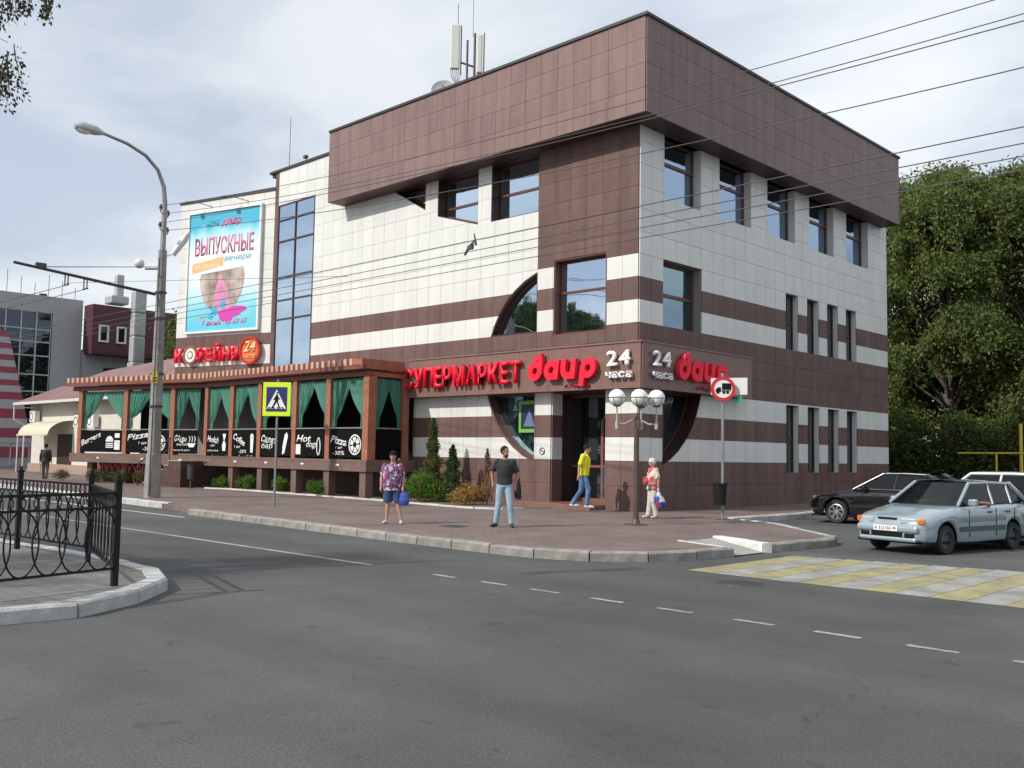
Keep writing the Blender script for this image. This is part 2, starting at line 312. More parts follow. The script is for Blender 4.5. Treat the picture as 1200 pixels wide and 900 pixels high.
def sphere_mb(c, r, n=16, m=10, sc=(1, 1, 1)):
    mb = MB(); P = []
    for i in range(m+1):
        t = math.pi*i/m; P.append([(c[0]+r*sc[0]*math.sin(t)*math.cos(2*math.pi*k/n), c[1]+r*sc[1]*math.sin(t)*math.sin(2*math.pi*k/n), c[2]-r*sc[2]*math.cos(t)) for k in range(n)])
    mb.grid(P, closed=True); return mb
# polygon clipping for cladding
def clip(poly, a, b, keep_left=True):
    out = []; n = len(poly)
    def side(p): 
        v = (b[0]-a[0])*(p[1]-a[1])-(b[1]-a[1])*(p[0]-a[0]); return v if keep_left else -v
    for i in range(n):
        p, q = poly[i], poly[(i+1) % n]; sp, sq = side(p), side(q)
        if sp >= 0: out.append(p)
        if (sp > 0 > sq) or (sp < 0 < sq):
            t = sp/(sp-sq); out.append((p[0]+(q[0]-p[0])*t, p[1]+(q[1]-p[1])*t))
    return out if len(out) > 2 else []
def area(p): return abs(sum(p[i][0]*p[(i+1) % len(p)][1]-p[(i+1) % len(p)][0]*p[i][1] for i in range(len(p))))/2
def ccw(p):
    a = sum(p[i][0]*p[(i+1) % len(p)][1]-p[(i+1) % len(p)][0]*p[i][1] for i in range(len(p))); return p if a > 0 else p[::-1]
def subtract(poly, hole):
    hole = ccw(hole); rem = poly; out = []
    hx = [p[0] for p in hole]; hz = [p[1] for p in hole]; px = [p[0] for p in poly]; pz = [p[1] for p in poly]
    if min(px) >= max(hx)-1e-6 or max(px) <= min(hx)+1e-6 or min(pz) >= max(hz)-1e-6 or max(pz) <= min(hz)+1e-6: return [poly]
    for i in range(len(hole)):
        a, b = hole[i], hole[(i+1) % len(hole)]
        o = clip(rem, a, b, False)
        if o and area(o) > 1e-5: out.append(o)
        rem = clip(rem, a, b, True)
        if not rem or area(rem) < 1e-6: break
    return out
def inset(poly, w):
    poly = ccw(poly); n = len(poly); L_ = []
    for i in range(n):
        a, b = poly[i], poly[(i+1) % n]; dx, dz = b[0]-a[0], b[1]-a[1]; l = math.hypot(dx, dz) or 1e-9; nx, nz = -dz/l, dx/l
        L_.append(((a[0]+nx*w, a[1]+nz*w), (dx/l, dz/l)))
    out = []
    for i in range(n):
        (p, d), (q, e) = L_[i-1], L_[i]; cr = d[0]*e[1]-d[1]*e[0]
        if abs(cr) < 1e-4: out.append(q); continue
        t = ((q[0]-p[0])*e[1]-(q[1]-p[1])*e[0])/cr; out.append((p[0]+d[0]*t, p[1]+d[1]*t))
    return out
def rect(u0, u1, z0, z1): return [(u0, z0), (u1, z0), (u1, z1), (u0, z1)]
def minus(polys, holes):
    for h in holes: polys = [q for p in polys for q in subtract(p, h)]
    return polys
def circ_clip(cu, cz, r, u0, u1, z0, z1, n=40):
    p = [(cu+r*math.cos(2*math.pi*k/n), cz+r*math.sin(2*math.pi*k/n)) for k in range(n)]
    rc = rect(u0, u1, z0, z1)
    for i in range(4): p = clip(p, rc[i], rc[(i+1) % 4], True)
    # drop near duplicates
    q = []
    for v in p:
        if not q or math.dist(v, q[-1]) > .01: q.append(v)
    return q
class Face:      # a facade plane: local x runs along the wall, -y points outward
    def __init__(s, o, ang): s.M = Matrix.Translation((o[0], o[1], 0)) @ Matrix.Rotation(ang, 4, 'Z')
    def w(s, u, z, d=0): return s.M @ Vector((u, -d, z))
CAMP = Vector((0, 0, 1.8))
class Tiler:
    def __init__(s): s.pieces = {}
    def run(s, face, us, zs, holes, colour, depth=.035, base=0.0, gap=.011, mats=None):
        for i in range(len(us)-1):
            for j in range(len(zs)-1):
                u0, u1 = sorted((us[i], us[i+1])); z0, z1 = zs[j], zs[j+1]
                kind = colour((u0+u1)/2, (z0+z1)/2)
                if kind is None: continue
                cell = rect(u0+gap/2, u1-gap/2, z0+gap/2, z1-gap/2); fr = minus([cell], holes)
                fr = [f for f in fr if area(f) > 4e-4]
                if not fr or sum(area(f) for f in fr) < .012: continue
                whole = len(fr) == 1 and abs(area(fr[0])-area(cell)) < 1e-6
                c = face.w((u0+u1)/2, (z0+z1)/2); dist = (c-CAMP).length/max(.25, math.sqrt(sum(area(f) for f in fr)))
                s.pieces.setdefault(kind, []).append((dist, face, (u0, z0), (round(u1-u0, 3), round(z1-z0, 3)), fr, whole, base, base+depth+random.uniform(-.0015, .0015)))
    def build(s, root, mats, cap=290):
        cache = {}
        for kind, L_ in s.pieces.items():
            L_.sort(key=lambda t: t[0])
            for (dist, face, o, sz, fr, whole, d0, d1) in L_[:cap]:
                if whole:
                    key = (kind, sz, round(d0, 3))
                    if key not in cache:
                        mb = MB(); mb.prism([(p[0]-o[0], p[1]-o[1]) for p in fr[0]], d0, d0+.035); cache[key] = mb.mesh(kind, mats[kind])
                    me = cache[key]
                else:
                    mb = MB()
                    for f in fr: mb.prism([(p[0]-o[0], p[1]-o[1]) for p in f], d0, d1)
                    me = mb.mesh(kind, mats[kind])
                link(kind, me, None, root, face.M @ Matrix.Translation((o[0], random.uniform(-.0015, .0015), o[1])))
            rest = L_[cap:]
            if rest:
                mb = MB(); inv = WM[root.name].inverted()
                for (dist, face, o, sz, fr, whole, d0, d1) in rest:
                    for f in fr: mb.prism(f, d0, d1, inv @ face.M)
                tag(mb.ob(kind, mats[kind], root), kind='stuff')
        s.pieces = {}
def text_mesh(txt, h, depth=.05, offset=0.0, shear=0.0, fit=None, name='letter', xs=1.0):
    cu = bpy.data.curves.new(name, 'FONT'); cu.body = txt; cu.size = 1; cu.offset = offset; cu.shear = shear; cu.resolution_u = 3
    o = bpy.data.objects.new('tmp', cu); COL.objects.link(o); bpy.context.view_layer.update()
    dg = bpy.context.evaluated_depsgraph_get(); me = bpy.data.meshes.new_from_object(o.evaluated_get(dg)); bpy.data.objects.remove(o); bpy.data.curves.remove(cu)
    co = np.zeros(len(me.vertices)*3); me.vertices.foreach_get('co', co); co = co.reshape(-1, 3)
    if len(co) == 0: return me, 0
    x0 = co[:, 0].min(); wd = co[:, 0].max()-x0; sc = h/.73
    sx = sc*xs if fit is None else fit/wd
    bm = bmesh.new(); bm.from_mesh(me)
    for v in bm.verts: v.co = Vector(((v.co.x-x0)*sx, 0, v.co.y*sc))
    if depth > 0:
        r = bmesh.ops.extrude_face_region(bm, geom=bm.faces[:])
        for v in [g for g in r['geom'] if isinstance(g, bmesh.types.BMVert)]: v.co.y -= depth
        bmesh.ops.recalc_face_normals(bm, faces=bm.faces[:])
    bm.to_mesh(me); bm.free(); me.materials.clear(); me.name = name
    return me, wd*sx
def letters(txt, face, u, z, h, width, depth, m, parent, d=0.0, offset=0.0, shear=0.0, name='letter', gapf=.12):
    """separate letter meshes laid left to right and fitted to a width"""
    items = []
    for ch in txt:
        if ch == ' ': items.append(None); continue
        items.append(text_mesh(ch, h, depth, offset, shear, name=name))
    tot = sum((it[1]+h*gapf) if it else h*.5 for it in items)-h*gapf; k = width/tot; x = 0
    for it in items:
        if it is None: x += h*.5*k; continue
        me, wd = it
        for v in me.vertices: v.co.x *= k
        link(name, me, m, parent, face.M @ Matrix.Translation((u+x, -d, z))); x += (wd+h*gapf)*k
def np_mesh(name, verts, quads, m):
    me = bpy.data.meshes.new(name); n = len(verts); q = len(quads); kk = quads.shape[1]
    me.vertices.add(n); me.vertices.foreach_set('co', verts.astype(np.float32).ravel()); me.loops.add(q*kk); me.loops.foreach_set('vertex_index', quads.astype(np.int32).ravel())
    me.polygons.add(q); me.polygons.foreach_set('loop_start', np.arange(0, q*kk, kk, dtype=np.int32)); me.update(calc_edges=True); me.validate()
    me.materials.append(m); return me
def leaf_cloud(name, pts, size, m, droop=.3, aspect=.5):
    n = len(pts); a = rng.normal(size=(n, 3)); a[:, 2] -= droop; a /= np.linalg.norm(a, axis=1)[:, None]
    b = rng.normal(size=(n, 3)); b -= a*(a*b).sum(1)[:, None]; b /= np.linalg.norm(b, axis=1)[:, None]
    s = size*rng.uniform(.6, 1.35, (n, 1)); p = pts
    v = np.stack([p, p+a*s*.5+b*s*aspect*.5, p+a*s, p+a*s*.5-b*s*aspect*.5], 1).reshape(-1, 3)
    return np_mesh(name, v, np.arange(4*n).reshape(-1, 4), m)

# ------------------------------------------------------------------ ground
def sheet(name, poly, z, m, kind='structure', thick=0.0):
    mb = MB(); n = len(poly); poly = ccw(poly)
    if thick:
        mb.add([(x, y, z) for x, y in poly]+[(x, y, z-thick) for x, y in poly], [tuple(range(n))]+[(i, n+i, n+(i+1) % n, (i+1) % n) for i in range(n)])
    else: mb.add([(x, y, z) for x, y in poly], [tuple(range(n))])
    me = mb.mesh(name, m); bm = bmesh.new(); bm.from_mesh(me); bmesh.ops.triangulate(bm, faces=[f for f in bm.faces if len(f.verts) > 4]); bm.to_mesh(me); bm.free()
    return tag(link(name, me, None), kind=kind)
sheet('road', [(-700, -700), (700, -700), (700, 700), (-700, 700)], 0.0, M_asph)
def arc(cx, cy, r, a0, a1, n=8): return [(cx+r*math.cos(R_(a0+(a1-a0)*i/n)), cy+r*math.sin(R_(a0+(a1-a0)*i/n))) for i in range(n+1)]
front_line = [(-24.9, 13.0), (-22, 12.85), (-18, 12.62), (-15, 12.48), (-12.6, 12.42), (-11.4, 12.5), (-10.6, 12.78), (-10.0, 13.3), (-9.62, 14.1), (-9.45, 14.95), (-9.4, 15.6)]
island_line = [(-9.36, 16.8), (-9.25, 18.0), (-9.2, 19.3), (-9.5, 20.0)]
SW = [(x-(.09 if x > -11.5 else 0), y+(.09 if y < 13.5 else 0)) for x, y in front_line]+[(-10.84, 16.15), (-10.87, 17.42)]+[(x-.08, y) for x, y in island_line]+[(-12.45, 22.6), (-14.1, 23.2), (-14.05, 26), (-14.0, 42), (-60, 42), (-60, 26), (-80, 27), (-95, 27), (-95, 15.6), (-60, 15.2), (-31.4, 14.0), (-29, 13.85), (-26.2, 13.45)]
sheet('sidewalk', SW, .15, M_pave, thick=.16)
# sloped ramp notch in the corner
mb = MB(); mb.add([(-9.40, 15.62, .02), (-9.36, 16.78, .02), (-10.87, 17.42, .151), (-10.84, 16.15, .151)], [(0, 1, 2, 3)]); tag(mb.ob('kerb_ramp', mat('ramp_concrete', (.3, .29, .27), .85, noise=.2)), kind='structure')
def kerb(line, m, wid=.19, step=1.0, z=.168, side=1, root=None, jit=.008, bright=None):
    """separate kerb stones along a polyline; side=+1 puts the stone to the left of travel"""
    pts = [Vector((p[0], p[1], 0)) for p in line]; segs = [(pts[i+1]-pts[i]).length for i in range(len(pts)-1)]; tot = sum(segs)
    def at(s):
        s = min(max(s, 0), tot)
        for i, l in enumerate(segs):
            if s <= l or i == len(segs)-1: return pts[i].lerp(pts[i+1], s/l if l else 0), (pts[i+1]-pts[i]).normalized()
            s -= l
    n = max(1, round(tot/step)); st = tot/n
    for k in range(n):
        a, da = at(k*st+.011); b, db = at((k+1)*st-.011); d = (b-a); ln = d.length; ang = math.atan2(d.y, d.x)+random.uniform(-.006, .006)
        h = z+random.uniform(-jit, jit); q = .028; y0, y1 = (-.025, wid) if side > 0 else (-wid, .025); fy = y0 if side > 0 else y1; s_ = 1 if side > 0 else -1
        sec = [(y0, -.05), (y0, h-q), (y0+q, h), (y1-.006, h), (y1, h-.006), (y1, -.05)] if side > 0 else [(y1, -.05), (y1, h-q), (y1-q, h), (y0+.006, h), (y0, h-.006), (y0, -.05)]
        mb = MB(); c = len(sec); ns = 4; vs = []
        for t in range(ns+1):
            for (yy, zz) in sec: vs.append((ln*t/ns, yy+(random.uniform(-.004, .004) if 0 < t < ns else 0), zz+(random.uniform(-.005, .005) if zz > 0 else 0)))
        fs = [(t*c+i, t*c+(i+1) % c, (t+1)*c+(i+1) % c, (t+1)*c+i) for t in range(ns) for i in range(c)]
        fs += [tuple(range(c-1, -1, -1)), tuple(ns*c+i for i in range(c))]
        if side < 0: fs = [f[::-1] for f in fs]
        mb.add(vs, fs)
        mm = m if bright is None or k not in bright else M_kerbbright
        mb.ob('kerb_stone', mm, root, Matrix.Translation((a.x, a.y, 0)) @ Matrix.Rotation(ang, 4, 'Z'))
kr = empty('kerb', (-15, 12.5, 0), kind='structure')
kerb(front_line, M_kerb, root=kr, side=1, step=1.02)
kr2 = empty('kerb', (-9.4, 17, 0), kind='structure')
kerb([(-9.46, 16.72)]+island_line, M_kerb, root=kr2, step=.9); kerb([(-10.95, 17.40), (-9.38, 16.68)], M_kerbbright, root=kr2, step=2.6, side=1, wid=.2, z=.185)
kerb([(-9.62, 20.0), (-12.5, 22.65), (-14.0, 23.2)], M_kerbw, root=kr2, step=1.6, wid=.08, z=.172)
kerb([(-10.95, 16.10), (-9.5, 15.62)], M_kerbw, root=kr2, step=1.3, wid=.06, z=.172, side=1)
kr3 = empty('kerb', (-14, 30, 0), kind='structure')
kerb([(-13.95, 23.2), (-13.92, 42)], M_kerbw, root=kr3, step=1.0, z=.19, side=1, wid=.2)
kr4 = empty('kerb', (-32, 14, 0), kind='structure')
kerb([(-60, 15.0), (-31.4, 13.85), (-28.6, 13.68), (-27.6, 13.75)], M_kerbw, root=kr4, step=1.0, z=.19, wid=.2)
# island with the iron fence in the left foreground
isl = [(-60, -9), (-14, -9), (-11.2, -2), (-10.75, 1.5), (-10.5, 3.4), (-10.38, 3.95), (-10.5, 4.4), (-10.85, 4.98), (-11.42, 5.62), (-12.1, 6.1), (-13.0, 6.27), (-14.9, 6.3), (-17.9, 6.1), (-30, 5.6), (-60, 5.0)]
sheet('traffic_island', inset(isl, .10), .145, M_pave2)
ki = empty('kerb', (-11, 4.5, 0), kind='structure'); kerb(isl[2:], M_kerbw, root=ki, step=1.05, wid=.22, z=.166, jit=.008)
# road paint
M_pw = worn_paint('white_road_paint', (.42, .42, .40), .46); M_py = worn_paint('yellow_road_paint', (.46, .41, .17), .53); M_pw2 = worn_paint('white_crossing_paint', (.46, .45, .41), .55)
def stripe(name, x0, x1, y0, y1, z, m, root, skew=0):
    nx = 10; jt = lambda: random.uniform(-.012, .012)
    P = [[(x0+(x1-x0)*i/nx+skew*(j)+jt()*(1 if 0 < i < nx else .3), (y0, y1)[j]+jt(), z) for j in (0, 1)] for i in range(nx+1)]
    MB().grid(P).ob(name, m, root, Matrix.Identity(4))
rm = empty('centre_line_marking', (-10, 9.6, 0), kind='structure')
stripe('solid_line', -60, -12.35, 9.55, 9.66, .005, M_pw, rm)
for a in (-10.85, -9.83, -8.86, -7.82, -6.81, -5.77, -4.80, -3.84, -2.88, -1.9, -.9, .1): stripe('dash', a, a+.50, 9.545, 9.635, .005, M_pw, rm)
xr = empty('pedestrian_crossing_marking', (-6, 15, 0), kind='structure')
x = -8.75; k = 0
while x < 2.5:
    wd_ = .46
    stripe('crossing_bar', x, x+wd_, 13.12+.02*random.random(), 16.72+.1*k if k < 8 else 17.4, .005, M_py if k % 2 == 0 else M_pw2, xr, skew=-.02); x += wd_+.012; k += 1
st_ = empty('edge_line_marking', (-27, 12, 0), kind='structure'); stripe('edge_line', -60, -23.9, 12.28, 12.42, .005, mat('cream_line', (.5, .48, .36), .8), st_)
# manhole covers on pavement and road
def manhole(x, y, z, label):
    r = empty('manhole_cover', (x, y, z), 0, label, 'manhole cover'); mb = MB(); mb.lathe([(.0, .006), (.27, .006), (.28, 0), (.30, .004), (.34, .004), (.35, -.01)], 24)
    mb.ob('cover', M_dkmetal, r); mb = MB()
    for i in range(-4, 5): mb.box((-.22+abs(i)*.02, i*.05-.008, .006), (.22-abs(i)*.02, i*.05+.008, .011))
    mb.ob('grip_pattern', M_dkmetal, r)
manhole(-16.2, 14.9, .152, 'iron manhole cover in the pavement between the woman and the man in jeans')
manhole(-7.35, 12.4, .002, 'round iron manhole cover in the road below the yellow crossing')

# ------------------------------------------------------------------ main building
BX, BY = -17.35, 23.39
SM = empty('supermarket_building', (BX, BY, 0), 0, 'three-storey corner shop building clad in white and brown tiles with overhanging brown parapet', 'building')
F = Face((BX, BY), 0); RF = Face((BX, BY), R_(90)); KX = -37.85; WA = R_(14.66); W = Face((KX, BY), WA)
TOPZ = 12.0
cup = circ_clip(-3.25, 4.73, 3.3, -6.6, -4.15, 5.87, 8.1); clo = circ_clip(-3.25, 4.73, 3.32, -6.6, -4.19, .2, 3.86)
cri = circ_clip(.15, 4.73, 3.38, 1.23, 3.6, .2, 3.86)
w0 = [(-11.85, 12.0), (-9.98, 10.97), (-9.98, 12.0)]; w1 = [(-9.28, 10.62), (-7.09, 9.97), (-7.09, 12.0), (-9.28, 12.0)]; w2 = rect(-6.43, -4.15, 9.96, 12.0); w3 = rect(-3.43, -1.22, 5.70, 8.2)
door = rect(-3.47, -1.21, .15, 3.86); towr = rect(-20.2, -17.3, 5.45, 12.88)
FH = [w0, w1, w2, w3, cup, clo, door, towr]
RH = [rect(1.26+3.23*k, 3.34+3.23*k, 9.95, 12.0) for k in range(5)]+[rect(1.25, 3.42, 5.87, 8.0), cri]
slit = [9.06+1.675*k for k in range(4)]
for s_ in slit: RH += [rect(s_, s_+.97, 5.87, 7.97), rect(s_, s_+.97, 1.30, 3.80)]
# structural wall behind the cladding
def wall(name, face, polys, d0, d1, m, root):
    mb = MB(); inv = WM[root.name].inverted()
    for p in polys: mb.prism(p, d0, d1, inv @ face.M)
    return mb.ob(name, m, root)
up = lambda H: [h for h in H]
wall('wall', F, minus([rect(-20.5, 0, .15, 12.6)], FH), -.30, 0, M_grout, SM)
wall('wall', F, [rect(-20.5, -15.0, 12.6, 14.45)], -.30, 0, M_grout, SM)
wall('wall', RF, minus([rect(0.0, 18.17, .15, 12.6)], RH), -.30, -.001, M_grout, SM)
mb = MB(); I_ = WM[SM.name].inverted()
mb.box((-37.7, 25.2, .1), (-19.0, 41.3, 12.55), I_); mb.box((-37.7, 23.7, 3.88), (-17.66, 25.2, 5.75), I_); mb.box((-37.7, 24.6, 8.25), (-18.3, 25.2, 9.9), I_)
mb.box((-37.7, 24.9, 3.88), (-18.2, 25.2, 12.5), I_)
mb.ob('inner_core', M_interior, SM)
mb = MB(); mb.box((-38.2, 23.72, .1), (-37.71, 41.5, 14.4), I_); mb.box((-38.2, 41.3, .1), (-17.66, 41.56, 12.5), I_); mb.ob('rear_wall', M_grout, SM)
# upper block with the overhang
mb = MB(); mb.box((-32.50, BY-.81, 12.0), (-16.54, 41.03, 14.93), I_); mb.ob('roof_block', M_bgrout, SM)
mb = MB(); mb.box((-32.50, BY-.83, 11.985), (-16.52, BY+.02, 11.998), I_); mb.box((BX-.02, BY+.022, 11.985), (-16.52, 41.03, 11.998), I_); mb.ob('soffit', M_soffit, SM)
mb = MB(); mb.box((-32.56, BY-.90, 14.93), (-16.45, BY-.55, 15.02), I_); mb.box((-16.80, BY-.549, 14.93), (-16.45, 41.09, 15.02), I_); mb.box((-32.56, BY-.549, 14.93), (-32.2, 41.09, 15.02), I_)
mb.box((-38.3, BY-.1, 14.45), (-32.57, BY+.3, 14.56), I_); mb.ob('roof_coping', M_roofdark, SM)
mb = MB(); mb.box((-38.2, BY, 14.3), (-32.51, 41.3, 14.42), I_); mb.ob('flat_roof', M_roofdark, SM)
# cladding
T = Tiler()
def colF(u, z):
    if z < 3.86 and u < -10.1: return None
    if z > 12.3 and u > -15.1: return None
    if -20.5 < u < -20.2: return 'brown_panel'
    if z < 1.66: return 'brown_panel'
    if z < 2.385: return 'white_panel'
    if z < 3.1: return 'brown_panel'
    if z < 3.86: return 'white_panel'
    if z < 5.87: return 'brown_panel'
    if z < 6.58: return 'white_panel'
    if z < 7.28: return 'brown_panel'
    if z < 7.99: return 'white_panel'
    return 'brown_panel' if u > -4.15 else 'white_panel'
zlow = [.15, .9, 1.66, 2.385, 3.1, 3.86]; zmid = [3.86, 4.55, 5.22, 5.87, 6.58, 7.28, 7.99]; zup = [7.99, 8.69, 9.40, 10.10, 10.81, 11.51, 12.22]; ztop = [12.22, 12.92, 13.63, 14.45]
zmu = [4.55, 5.22, 5.87, 6.58, 7.28, 7.99]
ul = [-4.15-.692*k for k in range(24)]; ul = [u for u in ul if u > -20.0]+[-20.2, -20.5]
T.run(F, [0, -.605, -1.21, -1.95, -2.7, -3.47, -4.15], zlow+zmu[1:], FH, colF)
T.run(F, [-.692*k for k in range(7)], zup, FH, colF)
T.run(F, ul, zlow+zmid[1:], FH, colF); T.run(F, ul, zup+ztop[1:], FH, colF)
def colR(u, z):
    if z < 1.66: return 'brown_panel'
    if z < 2.385: return 'white_panel'
    if z < 3.1: return 'brown_panel'
    if z < 3.86: return 'white_panel'
    if z < 5.87: return 'brown_panel'
    if z < 6.58: return 'white_panel'
    if z < 7.28: return 'brown_panel'
    return 'white_panel'
ur = [0, .605, 1.23]+[1.23+.706*k for k in range(1, 25)]; ur[-1] = 18.17
T.run(RF, ur, zlow+zmid[1:]+zup[1:], RH, colR, base=.0)
# column side faces and corner returns in the porch
CA = Face((BX-3.47, BY), R_(90)); T.run(CA, [.0, .5], zlow, [], colR, base=.0)
CC = Face((BX-1.21, BY), R_(-90)); T.run(CC, [-1.2, -.6, 0], zlow, [], colR)
FP = Face((BX+.81, BY-.81), 0); RP = Face((BX+.81, BY-.81), R_(90)); zp = [12.0+.7475*k for k in range(5)]
T.run(FP, [-.6965*k for k in range(24)], zp, [], lambda u, z: 'parapet_panel'); T.run(RP, [.6965*k for k in range(27)]+[18.45], zp, [], lambda u, z: 'parapet_panel')
# sign band round the corner
FB = Face((BX+.46, BY-.46), 0); RB = Face((BX+.46, BY-.46), R_(90))
mb = MB(); mb.box((-27.5, BY-.46, 3.84), (BX+.46, BY-.036, 5.21), I_); mb.box((BX+.036, BY-.035, 3.84), (BX+.46, BY+5.8, 5.21), I_); mb.ob('sign_band', M_bgrout, SM)
T.run(FB, [0, -1.05, -2.35, -3.65, -4.95, -6.25, -7.55, -8.85, -10.15, -10.61], [3.83, 5.2], [], lambda u, z: 'band_panel'); T.run(RB, [0, 1.3, 2.6, 3.9, 5.2, 6.26], [3.83, 5.2], [], lambda u, z: 'band_panel')
mb = MB(); mb.box((-27.52, BY-.53, 5.20), (BX+.53, BY-.04, 5.245), I_); mb.box((BX+.04, BY-.039, 5.20), (BX+.53, BY+5.82, 5.245), I_); mb.ob('band_ledge', mat('ledge', (.22, .13, .11), .4), SM)
T.build(SM, dict(white_panel=M_white, brown_panel=M_brown, parapet_panel=M_brownp, band_panel=mat('band_tile', (.20, .115, .098), .35, var=.04, noise=.1)))
# windows
def ring(mb, outer, inner, d0, d1, T_):
    n = len(outer)
    for i in range(n):
        j = (i+1) % n; mb.prism([outer[i], outer[j], inner[j], inner[i]], d0, d1, T_)
def cliprect(poly, u0, u1, z0, z1):
    p = ccw(poly); rc = rect(u0, u1, z0, z1)
    for i in range(4):
        p = clip(p, rc[i], rc[(i+1) % 4], True)
        if not p: return []
    return p
def window(root, face, poly, rec, trans=(), mull=(), fw=.07, glass=None, frame=None, reveal=None, label=None, rw=.02):
    glass = glass or M_glass; frame = frame or M_frame; inv = WM[root.name].inverted()
    poly = ccw(poly); p1 = inset(poly, rw); p2 = inset(poly, rw+fw)
    if reveal:
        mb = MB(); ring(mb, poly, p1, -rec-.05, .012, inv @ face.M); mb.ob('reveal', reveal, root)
    u = [p[0] for p in p1]; z = [p[1] for p in p1]; inv2 = inv
    mb = MB(); ring(mb, p1 if reveal else poly, p2, -rec-.05, -rec+.03, face.M)
    for t in trans:
        q = cliprect(p2, min(u), max(u), t-fw*.6, t+fw*.6)
        if q: mb.prism(q, -rec-.045, -rec+.04, face.M)
    for t in mull:
        q = cliprect(p2, t-fw*.5, t+fw*.5, min(z), max(z))
        if q: mb.prism(q, -rec-.043, -rec+.035, face.M)
    M0 = face.M @ Matrix.Translation(((min(u)+max(u))/2, 0, min(z)))
    for k in range(len(mb.v)): mb.v[k] = tuple(M0.inverted() @ Vector(mb.v[k]))
    fr = mb.ob('window', frame, root, M0); 
    if label: fr['label'] = label
    us_ = [min(u)]+sorted(mull)+[max(u)]; zs_ = [min(z)]+sorted(trans)+[max(z)]
    for i in range(len(us_)-1):
        for j in range(len(zs_)-1):
            q = cliprect(inset(poly, rw+fw*.5), us_[i]+.004, us_[i+1]-.004, zs_[j]+.004, zs_[j+1]-.004)
            if not q or area(q) < .01: continue
            m2 = MB(); m2.prism([(a-us_[i], b-zs_[j]) for a, b in q], -.006, .006)
            tilt = Matrix.Rotation(random.uniform(-.004, .004), 4, 'Z') @ Matrix.Rotation(random.uniform(-.003, .003), 4, 'X')
            m2.ob('pane', glass, fr, face.M @ Matrix.Translation((us_[i], rec+.012, zs_[j])) @ tilt)
    return fr
window(SM, F, w0, .42, (), (), reveal=M_reveal, rw=.03)
window(SM, F, w1, .42, (10.93,), (), reveal=M_reveal, rw=.03); window(SM, F, w2, .42, (10.93,), (), reveal=M_reveal, rw=.03)
window(SM, F, w3, .28, (7.12,), (), reveal=M_frame, rw=.05, fw=.06); window(SM, F, cup, .24, (), (), reveal=M_reveal, rw=.05, fw=.035)
window(SM, F, clo, .32, (), (), reveal=mat('striped_reveal', (.16, .075, .07), .4), rw=.04, fw=.04, glass=mirror_glass('teal_shop_glass', (.16, .30, .34), .5))
for h in RH[:5]: window(SM, RF, h, .28, (h[0][1]+1.25,), (), reveal=None, fw=.09, rw=.0, glass=M_glassn)
window(SM, RF, RH[5], .33, (6.95,), (), fw=.09, rw=.0, glass=mirror_glass('green_mirror_glass', (.34, .50, .58), .5))
window(SM, RF, cri, .5, (), (), reveal=M_reveal, fw=.05, glass=M_glassd)
for h in RH[7:]: window(SM, RF, h, .22, ((h[0][1]+h[2][1])/2,), (h[0][0]+.5,), fw=.06, rw=0, glass=M_glassd, frame=M_reveal)
# pale side reveals of the right-hand openings
for h in RH[:5]+RH[7:]:
    (u0, z0), (u1, z1) = h[0], h[2]
    MB().box((-.002, .0, 0), (.03, .33, z1-z0)).ob('side_reveal', M_white, SM, RF.M @ Matrix.Translation((u1, 0, z0)))
# glazed stair tower strip
window(SM, F, towr, -.02, (7.64, 8.5, 9.54, 11.18, 12.15), (-18.78,), fw=.06, reveal=None, rw=0, frame=mat('bronze_frame', (.07, .05, .05), .4, metal=.3))
# green-bordered crossing poster standing behind the round shop window
wr = empty('window_poster', (BX-4.55, BY+.24, 0), 0, 'green-edged dark blue poster inside the rounded window beside the entrance', 'poster')
mb = MB(); mb.box((-.62, 0, 2.55), (.35, .02, 3.62)); mb.ob('poster_border', mat('poster_green', (.16, .42, .05), .5), wr)
mb = MB(); mb.box((-.52, -.006, 2.67), (.35, -.001, 3.5)); mb.ob('poster_face', mat('poster_navy', (.01, .02, .07), .4, noise=.3), wr)
mb = MB(); mb.prism([(-.4, 2.75), (.12, 2.75), (-.12, 3.35)], .007, .01); mb.ob('printed_triangle', mat('poster_print', (.12, .16, .28), .5), wr)
# porch: side walls, ceiling, door screen
PX0, PX1 = BX-3.47, BX-1.21
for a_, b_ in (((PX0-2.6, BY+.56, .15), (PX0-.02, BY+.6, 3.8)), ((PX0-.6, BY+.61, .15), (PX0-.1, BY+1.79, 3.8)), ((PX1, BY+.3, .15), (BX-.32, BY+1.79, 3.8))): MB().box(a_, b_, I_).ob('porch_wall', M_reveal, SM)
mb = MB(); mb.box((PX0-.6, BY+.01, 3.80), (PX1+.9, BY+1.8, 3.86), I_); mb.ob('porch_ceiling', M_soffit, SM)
ds = empty('d', (0, 0, 0)); bpy.data.objects.remove(ds)
DF = Face((PX1, BY+1.15), 0)
mb = MB()
for q in (rect(-2.9, -2.84, .3, 3.8), rect(-1.12, -1.02, .3, 3.1), rect(-.06, 0.0, .3, 3.8), rect(-2.9, 0, 3.72, 3.8), rect(-1.12, 0, 3.0, 3.1), rect(-1.02, -.06, 1.42, 1.5), rect(-1.02, -.06, .3, .42), rect(-2.84, -1.12, 1.42, 1.5), rect(-2.84, -1.12, .3, .42)): mb.prism(q, -.06, 0, DF.M)
dr = mb.ob('entrance_door', mat('door_brown', (.20, .085, .06), .4), SM, Matrix.Identity(4))
